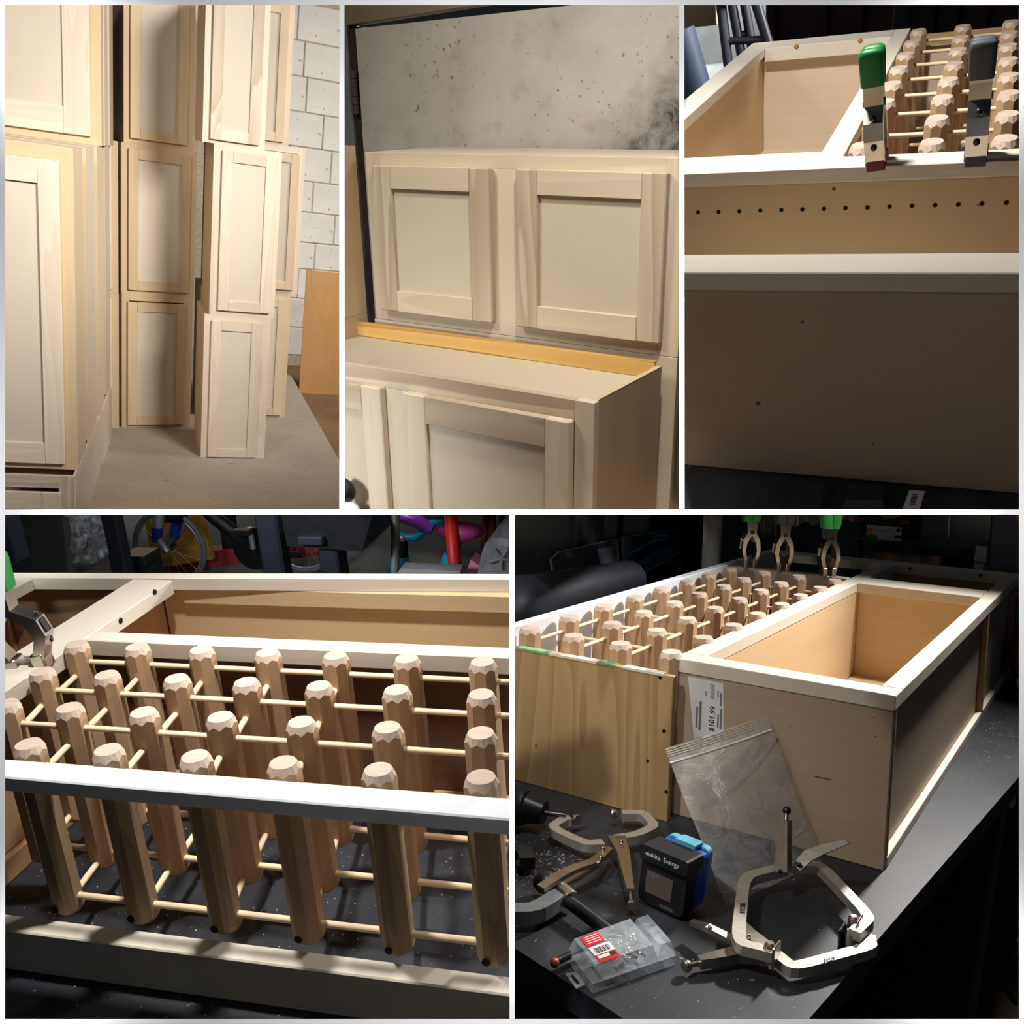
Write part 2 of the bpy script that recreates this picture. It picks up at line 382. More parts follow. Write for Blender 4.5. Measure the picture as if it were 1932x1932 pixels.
def concrete(name, a, b, s=1.0, spec=.25):
    m, nt, p = base_mat(name, .85, 0, spec); v = coords(nt, (1, 1, 1), False)
    c = ramp(nt, noise(nt, v, 1.6 * s, 5, .65), [(.3, srgb(a)), (.7, srgb(b))])
    f = ramp(nt, noise(nt, v, 120 * s, 3), [(.3, (.75, .75, .75)), (.7, (1, 1, 1))])
    sp = ramp(nt, noise(nt, v, 26 * s, 2), [(.70, (1, 1, 1)), (.74, (.45, .42, .38))])
    nt.links.new(mixc(nt, 1.0, mixc(nt, 1.0, c, f, 'MULTIPLY'), sp, 'MULTIPLY'), p.inputs['Base Color']); bump(nt, p, noise(nt, v, 150 * s, 3), .2, .002)
concrete('slab', (166, 150, 132), (184, 168, 148))
concrete('dirt', (120, 92, 64), (150, 116, 80))
concrete('garage_floor', (96, 100, 100), (128, 132, 132), 1.5)
concrete('dark_floor', (96, 86, 74), (120, 108, 92), 2)
def table_black():
    m, nt, p = base_mat('table_black', .48, 0, .5); v = coords(nt, (1, 1, 1), False)
    c = ramp(nt, noise(nt, v, 12, 5, .6), [(.3, srgb(26, 28, 33)), (.7, srgb(44, 47, 54))])
    sp = ramp(nt, noise(nt, v, 160, 1), [(.74, (0, 0, 0)), (.78, (.5, .5, .5))])
    sc = ramp(nt, noise(nt, coords(nt, (60, 6, 6), False), 1, 3, .6, .8), [(.72, (0, 0, 0)), (.76, (.35, .35, .35))])
    nt.links.new(mixc(nt, mth(nt, 'ADD', sp, sc), c, srgb(150, 150, 150)), p.inputs['Base Color']); bump(nt, p, noise(nt, v, 200, 3), .12, .001)
table_black()
def dark_wall(name, a, b):
    m, nt, p = base_mat(name, .5, 0, .4); v = coords(nt, (1, 1, 1), False)
    nt.links.new(ramp(nt, noise(nt, v, 4, 4), [(.3, srgb(a)), (.7, srgb(b))]), p.inputs['Base Color'])
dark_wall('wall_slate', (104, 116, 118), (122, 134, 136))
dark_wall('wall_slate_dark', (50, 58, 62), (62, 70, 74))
def film(name, tint, density, rough, wrinkle):
    m = bpy.data.materials.new(name); m.use_nodes = True; MATS[name] = m; nt = m.node_tree; p = nt.nodes['Principled BSDF']; out = nt.nodes['Material Output']
    p.inputs['Base Color'].default_value = srgb(tint); p.inputs['Roughness'].default_value = rough; p.inputs['Specular IOR Level'].default_value = .8
    tr = nt.nodes.new('ShaderNodeBsdfTransparent'); mx = nt.nodes.new('ShaderNodeMixShader'); v = coords(nt, (1, 1, 1), False)
    n = noise(nt, v, wrinkle, 4, .6, 1.5); fac = nt.nodes.new('ShaderNodeMapRange'); fac.inputs[1].default_value = .3; fac.inputs[2].default_value = .75; fac.inputs[3].default_value = density * .6; fac.inputs[4].default_value = min(1, density * 1.5)
    nt.links.new(n, fac.inputs[0]); nt.links.new(fac.outputs[0], mx.inputs[0]); nt.links.new(tr.outputs[0], mx.inputs[1]); nt.links.new(p.outputs[0], mx.inputs[2]); nt.links.new(mx.outputs[0], out.inputs[0])
    b = nt.nodes.new('ShaderNodeBump'); b.inputs['Strength'].default_value = .5; b.inputs['Distance'].default_value = .006; nt.links.new(n, b.inputs['Height']); nt.links.new(b.outputs[0], p.inputs['Normal'])
film('bag_film', (196, 196, 196), .38, .3, 26)
film('bag_clear', (210, 216, 224), .45, .2, 30)
film('case_plastic', (196, 206, 214), .36, .3, 30)
film('bin_plastic', (190, 196, 204), .35, .25, 14)
def mirror_look():
    m, nt, p = base_mat('mirror', .04, 1.0, .5); p.inputs['Base Color'].default_value = srgb(200, 210, 220)
mirror_look()
def reflect_mats():
    for n, c in (('reflect_cyan', (60, 150, 196)), ('reflect_blue', (40, 66, 170)), ('reflect_dark', (38, 40, 52)), ('reflect_grey', (128, 126, 136)), ('reflect_pink', (190, 160, 160)), ('reflect_red', (170, 84, 74)), ('reflect_teal', (34, 108, 140))): plain(n, c, .25, var=.25, vs=18, spec=.6)  # colours of the reflections painted on the mirror strips
    m, nt, p = base_mat('mirror_look', .15, 0, .7); v = coords(nt, (1, 1, 1), False)
    nt.links.new(ramp(nt, noise(nt, v, 14, 3, .5, .6), [(.3, srgb(18, 22, 30)), (.55, srgb(30, 44, 60)), (.75, srgb(44, 74, 100))]), p.inputs['Base Color'])  # dark blue blotches paint what the mirror face would reflect
    plain('wall_navy', (66, 76, 90), .5, var=.15, vs=5); plain('gloss_black', (20, 22, 26), .12, var=.2, spec=.6); plain('panel_grey', (120, 132, 140), .2, var=.15, vs=6, spec=.6)
reflect_mats()

# ================================================================ bay 1: stacks of unfinished wall cabinets in a block-walled store
def frm(ox, oy, yaw): return (ox, oy, yaw)
def fpix(b, fr, uv, yd=0.0, plane='y'):
    """pixel -> (x, y, z) in a yawed frame; on the frame's plane y = yd (or x = yd)"""
    ox, oy, a = fr; c, s = math.cos(a), math.sin(a); d = b.ray(*uv); o = b.o - Vector((ox, oy, 0))
    oo = (o.x * c + o.y * s, -o.x * s + o.y * c, o.z); dd = (d.x * c + d.y * s, -d.x * s + d.y * c, d.z)
    i = 1 if plane == 'y' else 0; k = (yd - oo[i]) / dd[i]
    return tuple(p + q * k for p, q in zip(oo, dd))
def fworld(fr, x, y, z):
    ox, oy, a = fr; return Vector((ox + x * math.cos(a) - y * math.sin(a), oy + x * math.sin(a) + y * math.cos(a), z))
def rect(b, fr, TL, TR, BR, BL, yd=0.0):
    q = [fpix(b, fr, p, yd) for p in (TL, TR, BR, BL)]
    return (q[0][0] + q[3][0]) / 2, (q[1][0] + q[2][0]) / 2, (q[2][2] + q[3][2]) / 2, (q[0][2] + q[1][2]) / 2
def door(root, x0, x1, z0, z1, sw=.06, rw=None, th=.02, y=0.0, mats=('poplar', 'poplar', 'panel_ply'), inset=.010):
    """five-piece door: the flat panel is the part, its stiles and rails the sub-parts"""
    rw = rw or sw; f, r_, p_ = mats
    d = part(root, 'door', MB().box(x0 + sw - .006, x1 - sw + .006, y - th + inset, y - .004, z0 + rw - .006, z1 - rw + .006), p_)
    for a, b in ((x0, x0 + sw), (x1 - sw, x1)): part(d, 'door_stile', MB().box(a, b, y - th, y, z0, z1, .0025), f)
    for a, b in ((z0, z0 + rw), (z1 - rw, z1)): part(d, 'door_rail', MB().box(x0 + sw, x1 - sw, y - th, y - .0005, a + .0003, b - .0003, .0012), r_)
    return d
def cabinet(bay, fr, x0, x1, z0, z1, depth, doors, label, yf=0.0, fw=.04, top='flush', sides='side_ply', face='poplar', dm=('poplar', 'poplar', 'panel_ply'), sw=.06, mull=(), group=None, edge=False, rw=None, th=.02, over=.004):
    base = fworld(fr, (x0 + x1) / 2, yf, z0); r = thing(bay, 'wall_cabinet', label, 'cabinet', base, fr[2], group)
    hx = (x1 - x0) / 2; h = z1 - z0; cx = (x0 + x1) / 2; ft = .019
    dl = max(fw, min(d[0] for d in doors) - x0 + .012); dr_ = max(fw, x1 - max(d[1] for d in doors) + .012)
    for a, b in ((-hx, -hx + dl), (hx - dr_, hx)): part(r, 'face_stile', MB().box(a, b, 0, ft, 0, h, .0008), face)
    for a, b in ((0, fw), (h - fw, h)): part(r, 'face_rail', MB().box(-hx + dl, hx - dr_, .0004, ft, a, b, .0006), face)
    for a, b in mull: part(r, 'face_stile', MB().box(a - cx, b - cx, .0004, ft, fw, h - fw, .0006), face)
    for a, b in ((-hx + over, -hx + over + .012), (hx - over - .012, hx - over)): part(r, 'side_panel', MB().box(a, b, ft, depth, 0, h, .0006), sides)
    part(r, 'back_panel', MB().box(-hx + .02, hx - .02, depth - .008, depth, 0, h), sides)
    part(r, 'bottom_panel', MB().box(-hx + .02, hx - .02, ft, depth - .008, .012, .024), sides)
    part(r, 'top_panel', MB().box(-hx + .016, hx - .016, ft, depth - .008, h - (.05 if top != 'flush' else .012), h - (.038 if top != 'flush' else .0005)), 'panel_ply')
    for (a, b, c, d) in doors: door(r, a - cx, b - cx, c - z0, d - z0, sw, rw, mats=dm, th=th)
    return r
def c1A(x, y): return (200 + .22774 * x, .22774 * y)
def c1B(x, y): return (200 + .22774 * x, 260 + .22774 * y)
def c1C(x, y): return (200 + .22774 * x, 540 + .22774 * y)
def c1D(x, y): return (.15524 * x, .15524 * y)
def c1E(x, y): return (.20708 * x, 240 + .20708 * y)
def c1F(x, y): return (.20185 * x, 580 + .20185 * y)
FM = frm(0, 0, .199); FR = frm(-.721, -.992, .05); FL = frm(-2.171, -2.352, -.056)
G1 = 'unfinished wall cabinets in the stacks'
# middle stack, standing back in the shade
a = rect(B1, FM, c1B(122, 70), c1B(765, 82), c1B(722, 1308), c1B(133, 1310)); b_ = rect(B1, FM, c1B(130, 1318), c1B(723, 1322), c1C(694, 1163), c1C(131, 1168))
zm1, zm2 = a[2], a[3]
dM3 = rect(B1, FM, c1C(180, 143), c1C(672, 141), c1C(645, 1144), c1C(180, 1157), -.02); dM2 = rect(B1, FM, c1B(183, 118), c1B(716, 122), c1B(680, 1272), c1B(190, 1277), -.02)
dM1 = rect(B1, FM, c1A(200, 45), c1A(700, 45), c1A(672, 1182), c1A(205, 1170), -.02)
m1 = rect(B1, FM, c1A(142, 45), c1A(748, 45), c1A(716, 1218), c1A(150, 1208))
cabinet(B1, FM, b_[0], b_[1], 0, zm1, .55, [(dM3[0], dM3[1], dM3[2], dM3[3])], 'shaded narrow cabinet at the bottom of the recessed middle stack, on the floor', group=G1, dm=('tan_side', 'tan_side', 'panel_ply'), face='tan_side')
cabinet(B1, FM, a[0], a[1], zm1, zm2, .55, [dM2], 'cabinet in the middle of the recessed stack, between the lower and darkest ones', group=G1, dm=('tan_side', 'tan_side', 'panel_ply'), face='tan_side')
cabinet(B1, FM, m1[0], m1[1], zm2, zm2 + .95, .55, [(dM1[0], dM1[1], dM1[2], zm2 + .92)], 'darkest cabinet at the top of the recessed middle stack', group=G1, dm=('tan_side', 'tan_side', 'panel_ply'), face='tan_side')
# right stack
r2 = rect(B1, FR, c1B(903, 80), c1B(1482, 95), c1B(1375, 1480), c1B(845, 1480)); r3 = rect(B1, FR, c1B(815, 1490), c1B(1400, 1478), c1C(1280, 1425), c1C(783, 1440))
r1 = rect(B1, FR, c1A(828, 45), c1A(1372, 45), c1A(1310, 1225), c1A(795, 1218))
e3 = rect(B1, FR, c1C(876, 296), c1C(1300, 296), c1C(1235, 1418), c1C(840, 1422), -.02); e2 = rect(B1, FR, c1B(975, 133), c1B(1437, 135), c1B(1338, 1443), c1B(915, 1443), -.02); e1 = rect(B1, FR, c1A(897, 45), c1A(1330, 45), c1A(1262, 1180), c1A(857, 1178), -.02)
zr1, zr2 = r2[2], r2[3]
RD = .5
cabinet(B1, FR, r3[0], r3[1], 0, zr1, RD, [e3], 'pale narrow cabinet at the bottom of the right-hand stack, nearest on the concrete', group=G1)
cabinet(B1, FR, r2[0], r2[1], zr1, zr2, RD, [e2], 'pale narrow cabinet in the middle of the right-hand stack', group=G1, sides='tan_side')
cabinet(B1, FR, r1[0], r1[1], zr2, zr2 + .95, RD, [(e1[0], e1[1], e1[2], zr2 + .92)], 'cabinet at the top of the right-hand stack with dark mineral streaks on its door stile', group=G1, dm=('poplar_b', 'poplar', 'panel_ply'))
# stack behind the right-hand one
p0 = B1.z((534, 788), 0); FQ = frm(p0.x, p0.y, .05)
def qx(uv, yd=0.0): q = fpix(B1, FQ, uv, yd); return q[0], q[2]
q3t = qx((553, 556))[1]; q2t = qx((581, 282))[1]
q3r = (qx((553, 556))[0] + 0) / 2; q2r = (qx((581, 282))[0] + qx((556, 555))[0]) / 2; q1r = (qx((562, 10))[0] + qx((539, 279))[0]) / 2
def qd(tr, br): a, b = qx(tr, -.02), qx(br, -.02); return (a[0] + b[0]) / 2, b[1], a[1]
d3 = qd(c1C(1505, 110), c1C(1440, 1085)); d2 = qd((572, 293), (548, 548)); d1 = qd((551, 10), (532, 273))
for (r_, d_, z0, z1, lb) in ((q3r, d3, 0, q3t, 'tan cabinet at the bottom of the rear stack by the block wall'), (q2r, d2, q3t, q2t, 'tan cabinet in the middle of the rear stack, wider than the one above it'), (q1r, d1, q2t, q2t + .95, 'cabinet at the top of the rear stack beside the white blocks')):
    cabinet(B1, FQ, r_ - .62, r_, z0, z1, .5, [(d_[0] - .44, d_[0], max(d_[1], z0 + .02), min(d_[2], z1 - .02))], lb, group=G1, dm=('side_ply', 'side_ply', 'panel_ply'), face='side_ply' if z0 == 0 else 'poplar')
# left row, seen along its right-hand side
def ly(u, v): return fpix(B1, FL, (u, v), 0.0, 'x')[1]
lz0, lz1 = .335, 1.776
l2d = rect(B1, FL, c1E(47, 256), c1E(487, 262), c1F(648, 1465), c1F(47, 1470), -.02)
cabinet(B1, FL, -.78, 0, lz0, lz1, ly(156.3, 272) - 0, [(-.70, l2d[1], lz0 + .03, lz1 - .06)], 'large pale cabinet in the left foreground with one broad door', group=G1, sw=.085, rw=.10, fw=.06, dm=('poplar', 'poplar', 'panel_ply'), face='tan_side')
yq = [ly(u, 300) for u in (163.6, 179.1, 186.4, 195.7, 203, 210.5)]
for k, lb in enumerate(('cabinet second in the left row, seen only as a pale side strip', 'cabinet third in the left row, seen only as a thin side strip', 'cabinet last in the left row, a sliver beside the dark gap')):
    cabinet(B1, FL, -.6, -.004 * (k + 1), lz0, lz1, yq[2 * k + 1] - yq[2 * k], [(-.5, -.06, lz0 + .03, lz1 - .04)], lb, yf=yq[2 * k], group=G1, sides='poplar', over=.001, face='tan_side')
y3 = ly(190, 200); l1d = fpix(B1, FL, (171, 258), y3 - .02); l1t = fpix(B1, FL, (139, 226), y3 - .01)
cabinet(B1, FL, -.95, fpix(B1, FL, (191, 150), y3)[0], lz1, lz1 + 1.0, ly(195.5, 200) - y3, [(-.9, l1d[0], l1d[2], lz1 + .97)], 'top cabinet of the left row with a broad plain door', yf=y3, group=G1, sw=.13, rw=.13, fw=.07, face='tan_side')
ya = ly(198, 200); cabinet(B1, FL, -.5, -.002, lz1, lz1 + 1.0, ly(204, 200) - ya, [(-.45, -.05, lz1 + .03, lz1 + .97)], 'upper cabinet of the left row, second from the front', yf=ya, group=G1, over=.001, sides='poplar')
ya = ly(208, 200); cabinet(B1, FL, -.5, -.004, lz1, lz1 + 1.0, ly(215, 200) - ya, [(-.45, -.05, lz1 + .03, lz1 + .97)], 'upper cabinet of the left row, farthest back beside the black gap', yf=ya, group=G1, over=.001, sides='tan_side')
yl = fpix(B1, FL, (143, 930), 0.0, 'x')[1]; l3d = fpix(B1, FL, (115, 930), yl - .02); l3t = fpix(B1, FL, (60, 929), yl - .02)[2]; l3x = fpix(B1, FL, (143, 915), yl)
cabinet(B1, FL, -.8, .0, 0, lz0 - .002, ly(176, 800) - yl, [(-.72, l3d[0], .03, l3t)], 'low cabinet under the large left one, its open top showing', top='panel', yf=yl, group=G1, sw=.085, fw=.06, face='poplar_b', over=.002, sides='poplar')
for k, (u0, u1, lb) in enumerate(((177, 190, 'low cabinet second in the left row, at the edge of the concrete aisle'), (194, 205, 'low cabinet third in the left row, at the edge of the concrete aisle'), (206, 212, 'low cabinet last in the left row, at the edge of the concrete aisle'))):
    ya = ly(u0, 820 - 60 * k); cabinet(B1, FL, -.6, -.003, 0, lz0 - .002, ly(u1, 820 - 60 * k) - ya, [(-.5, -.06, .03, lz0 - .03)], lb, yf=ya, group=G1, over=.001, sides='poplar')
pN = B1.z((221, 808), 0); FN = frm(pN.x, pN.y, .12)
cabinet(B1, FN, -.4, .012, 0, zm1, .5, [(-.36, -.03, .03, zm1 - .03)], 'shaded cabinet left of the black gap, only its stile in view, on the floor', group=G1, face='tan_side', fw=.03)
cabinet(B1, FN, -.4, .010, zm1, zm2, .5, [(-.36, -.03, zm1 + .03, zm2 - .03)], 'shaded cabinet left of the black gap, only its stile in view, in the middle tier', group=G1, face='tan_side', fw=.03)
# the store: slab, lower ground, block wall, leaning plywood
sl = [(-4.5, -7.2), (-.55, -7.2), (-.673, -1.0), (-.673, 2.6), (-4.5, 2.6)]
e0 = B1.z(c1C(1505, 690), 0); e1_ = B1.z(c1C(1932, 1440), 0); dd_ = (e0 - e1_)
sl = [(-4.5, -7.2), tuple((e1_ - dd_ * 1.6).xy), tuple((e0 + dd_ * .5).xy), (-4.5, (e0 + dd_ * .5).y)]
solo(B1, 'floor', MB().prism([(x, y, -.16) for x, y in sl], (0, 0, .16)), 'slab', kind='structure')
solo(B1, 'floor', MB().box(-2.5, 4, -6, 4.5, -.2, -.12), 'dirt', kind='structure')
wo = B1.z((560, 690), -.12); FW = frm(wo.x, max(wo.y, e0.y + .1), .12)
wl = solo(B1, 'wall_back', MB().box(-3.2, 2.6, .012, .2, -.12, 5.0), 'mortar', kind='structure', base=(FW[0], FW[1], 0), rot=Matrix.Rotation(FW[2], 4, 'Z'))
lines = [fpix(B1, FW, (600, v))[2] for v in (10, 83, 150, 216.5, 282, 345, 403, 460, 510, 566, 620, 672)]
joints = [(548, 620), (563, 640), (571, 655), (606, 690), (545, 640), (594, 660), (560, 640), (605, 690), (575, 660), (555, 640), (600, 680)]
rw_ = random.Random(3)
for k in range(len(lines) - 1):
    zt, zb = lines[k], lines[k + 1]; jx = fpix(B1, FW, (joints[k][0], 300))[0]; bw = .40
    for n in range(-3, 5):
        xa, xb = jx + n * bw, jx + (n + 1) * bw
        if xb < -.5 or xa > 1.1: continue
        g = .004; dpt = .012 + rw_.uniform(-.002, .003)
        part(wl, 'block', MB().box(xa + g, xb - g, .012 - dpt, .03, zb + g, zt - g, .007), 'block_paint')
pa, pb, pc = B1.z((564, 741), -.12), B1.z((652, 746), -.12), None
dx = (pb - pa).normalized(); nrm = Vector((dx.y, -dx.x, 0)); topz = B1.pl((575, 510), pa - nrm * .12, nrm)
hgt = topz.z + .12; ln = Vector((-nrm.x * .15, -nrm.y * .15, hgt))
wdt = (pb - pa).length; sh = (topz - (pa - nrm * .12)).dot(dx)
solo(B1, 'plywood_sheet', MB().prism([pa, pa + dx * wdt, pa + dx * (wdt + .02) + ln, pa + dx * 0.02 + ln], nrm * -.018), 'ply_brown', 'brown plywood sheet leaning on the white block wall', 'plywood')
solo(B1, 'ceiling', MB().box(-5, 5, -5, 5, 5.2, 5.25), 'mortar', kind='structure') if False else None
# ================================================================ bay 2: cabinets in front of a scuffed steel wall
def c2(x, y): return (640 + .50193 * x, .50193 * y)
F0 = frm(0, 0, 0); G2 = 'cabinets in front of the steel wall'
U = (-.316, .512, .323, .721)
d_l = rect(B2, F0, c2(130, 625), c2(572, 638), c2(560, 1215), c2(143, 1152), -.02); d_r = rect(B2, F0, c2(665, 638), c2(1227, 638), c2(1205, 1308), c2(662, 1226), -.02)
zl, zh = (d_l[2] + d_r[2]) / 2, (d_l[3] + d_r[3]) / 2
cabinet(B2, F0, U[0], U[1], U[2], U[3], .3, [(d_l[0], d_l[1], zl, zh), (d_r[0], d_r[1], zl, zh)], 'upper two-door cabinet against the scuffed steel wall', fw=.03, sw=.055, rw=.052, mull=[(d_l[1] - .02, d_r[0] + .02)], group=G2, dm=('poplar_b', 'poplar', 'panel_ply'), sides='side_ply', th=.019)
cabinet(B2, F0, -.322, .512, -.60, U[2] - .001, .3, [(-.26, .05, -.32, .2), (.1, .47, -.32, .2)], 'cabinet hidden behind the front one, its rail showing under the upper cabinet', fw=.03, group=G2)
zs = B2.x(c2(20, 1150), -.33); 
cabinet(B2, frm(-.345, -.36, 0), -.5, 0, -.60, .335, .36, [(-.46, -.04, -.3, .3)], 'tan cabinet at the left edge, lower of two stacked', group=G2, sides='tan_side', over=.0)
cabinet(B2, frm(-.345, -.36, 0), -.5, 0, .3355, .735, .36, [(-.46, -.04, .36, .7)], 'tan cabinet at the left edge, upper of two stacked', group=G2, sides='tan_side', over=.0)
# front cabinet with open recessed top
bx, fy, by2, bz = .495, -.342, -.03, .309
L0 = -.75
wr = thing(B2, 'wall_cabinet', 'front cabinet with an open recessed top and a yellow pine strip along its back', 'cabinet', ((L0 + bx) / 2, fy, -.60), 0, G2)
hx = (bx - L0) / 2; cx = (L0 + bx) / 2; h = bz + .60
e0_ = B2.y(c2(240, 1472), fy - .02); e1 = B2.y(c2(865, 1592), fy - .02); g1 = B2.y(c2(150, 1445), fy - .02); dz = (e0_.z + e1.z) / 2 + .60
mA = B2.y(c2(862, 1700), fy).x - cx
for nm, a, b in (('face_stile', hx - .042, hx), ('face_stile', -hx, -hx + .042), ('face_stile', g1.x - cx - .03, e0_.x - cx + .03)): part(wr, nm, MB().box(a, b, 0, .019, 0 if nm and abs(a) > .3 else .04, h if abs(a) > .3 else h - .042, .001), 'poplar')
part(wr, 'face_rail', MB().box(-hx + .042, hx - .042, .0004, .019, h - .042, h, .001), 'poplar_b'); part(wr, 'face_rail', MB().box(-hx + .042, hx - .042, .0004, .019, 0, .042, .001), 'poplar')
sp = part(wr, 'side_panel', MB().box(hx - .017, hx - .005, .019, by2 - fy, 0, h - .002, .0005), 'tan_side'); part(sp, 'plywood_edge', MB().box(hx - .0172, hx - .0048, .019, by2 - fy, h - .0018, h - .0005), 'ply_edge')
part(wr, 'side_panel', MB().box(-hx + .005, -hx + .017, .019, by2 - fy, 0, h - .002, .0005), 'tan_side')
part(wr, 'top_panel', MB().box(-hx + .017, hx - .017, .019, by2 - fy - .012, h - .038, h - .026), 'panel_ply')
# the pine strip and the tan block at its left end
xs = B2.pl(c2(72, 1250), (0, by2, 0), (0, 1, 0)).x - cx
part(wr, 'back_strip', MB().box(xs, hx - .017, by2 - fy - .012, by2 - fy, h - .0255, h + .010, .0006), 'pine')
part(wr, 'end_block', MB().box(xs - .02, xs, .10, by2 - fy, h - .0255, h + .010, .0006), 'tan_side')
part(wr, 'back_panel', MB().box(-hx + .02, hx - .02, by2 - fy - .01, by2 - fy - .001, 0, h - .039), 'side_ply')
for a, b in ((e0_.x - cx, e1.x - cx), (g1.x - cx - .42, g1.x - cx)): door(wr, a, b, .10, dz, .055, .06, .02, mats=('poplar', 'poplar_b', 'panel_ply'))
# steel wall: leaf, jamb, header, hinge
yw = .34
def w2(u, v, y=yw): return B2.y((u, v), y)
ja, jb = w2(668, 51), w2(683, 297); hb = w2(935, 10)
jx0 = w2(672, 170).x; hz = (ja.z + hb.z) / 2
def lz(x): return 1.018 + .058 * (x + .617)          # top edge of leaf and header, sheared to the line's slope in the image
solo(B2, 'wall_back', MB().prism([(-.613, yw, -.6), (1.0, yw, -.6), (1.0, yw, 1.06), (-.613, yw, lz(-.613) - .004)], (0, .05, 0)), 'scuffed_metal', kind='structure')
solo(B2, 'wall_left', MB().box(-1.6, -.638, yw - .01, yw + .05, -.6, 2.4, .004), 'jamb_paint', kind='structure')
solo(B2, 'trim_1', MB().box(-.636, -.616, yw + .002, yw + .05, -.6, 1.02), 'rust_dark', kind='structure')
solo(B2, 'trim_2', MB().prism([(-.637, yw - .015, lz(-.637) + .006), (1.0, yw - .015, lz(1.0) + .006), (1.0, yw - .015, 1.5), (-.637, yw - .015, 1.5)], (0, .05, 0)), 'header_stain', kind='structure')
hg = thing(B2, 'door_hinge', 'rusty barrel hinge on the dark edge of the steel wall', 'hinge', w2(674, 172))
ht, hb_ = w2(672, 132).z - w2(674, 172).z, w2(676, 215).z - w2(674, 172).z
for k in range(5):
    a, b = hb_ + (ht - hb_) * k / 5, hb_ + (ht - hb_) * (k + 1) / 5
    part(hg, 'knuckle', MB().lathe((0, -.012, a + .001), (0, 0, 1), [(0, .009), (b - a - .002, .009)], 12), 'rust_frame')
# dark thing with a pale lower edge at the bottom left
q = B2.y((662, 925), fy - .06); t = thing(B2, 'padded_object', 'black and white padded object at the lower left corner before the front cabinet', 'object', q)
part(t, 'body', MB().ball((-.03, 0, -.005), .04, 14, (1.0, .6, .75)), 'black'); part(t, 'pale_edge', MB().ball((-.012, -.004, -.05), .036, 12, (1.0, .6, .7)), 'paper')
solo(B2, 'floor', MB().box(-1.6, 1.6, -1.2, .34, -.62, -.6), 'slab', kind='structure')

# ================================================================ shared pieces of the post rack units
def post_mesh(h, w, ys, mat, k=1.0):
    """eight-sided post with a turned chamfer at each end: body mesh and end-grain mesh, origin at the top centre"""
    rc, rm = w / 2 / math.cos(math.pi / 8), w / 2; n = 16
    def ring(kc, km, zc, zm): return [(math.cos(math.pi / 8 * (k + 1)) * (rc * kc if k % 2 == 0 else rm * km), math.sin(math.pi / 8 * (k + 1)) * (rc * kc if k % 2 == 0 else rm * km) * ys, zc if k % 2 == 0 else zm) for k in range(n)]
    q = w / .031
    r1 = ring(1, 1, -.0088 * q, -.0052 * q); r2 = ring(1, 1, -h + .0062 * q, -h + .0036 * q); r3 = ring(.80 * rm / rc, .80, -h, -h); r0 = ring(.84 * rm / rc, .84, 0, 0)
    m = MB(); m.add(r1 + r2 + r3, [(i, (i + 1) % n, n + (i + 1) % n, n + i) for i in range(n)] + [(n + i, n + (i + 1) % n, 2 * n + (i + 1) % n, 2 * n + i) for i in range(n)] + [tuple(range(2 * n, 3 * n))[::-1]])
    e = MB(); e.add(r0 + r1, [tuple(range(n))] + [(n + i, n + (i + 1) % n, (i + 1) % n, i) for i in range(n)])
    a = m.mesh('post', k=k); a.materials.append(MATS[mat + '_z']); b = e.mesh('end_grain', k=k); b.materials.append(MATS['post_end_x']); return a, b
def put_post(root, meshes, top, tilt=(0, 0)):
    """top in root coordinates"""
    bay = BAYOF[root.name]; o = bpy.data.objects.new('post', meshes[0]); link(bay, o); o.parent = root; o.location = (Vector(top) - ORG[root.name]) * bay.k; o.rotation_euler = (tilt[1], tilt[0], 0)
    BAYOF[o.name] = bay; ORG[o.name] = Vector(top)
    e = bpy.data.objects.new('end_grain', meshes[1]); link(bay, e); e.parent = o; e.rotation_euler = (0, 0, 0); BAYOF[e.name] = bay; ORG[e.name] = Vector(top)
    return o
def dowel(root, a, b, r=.0034): return part(root, 'dowel', MB().tube([a, b], r, 10), 'dowel')
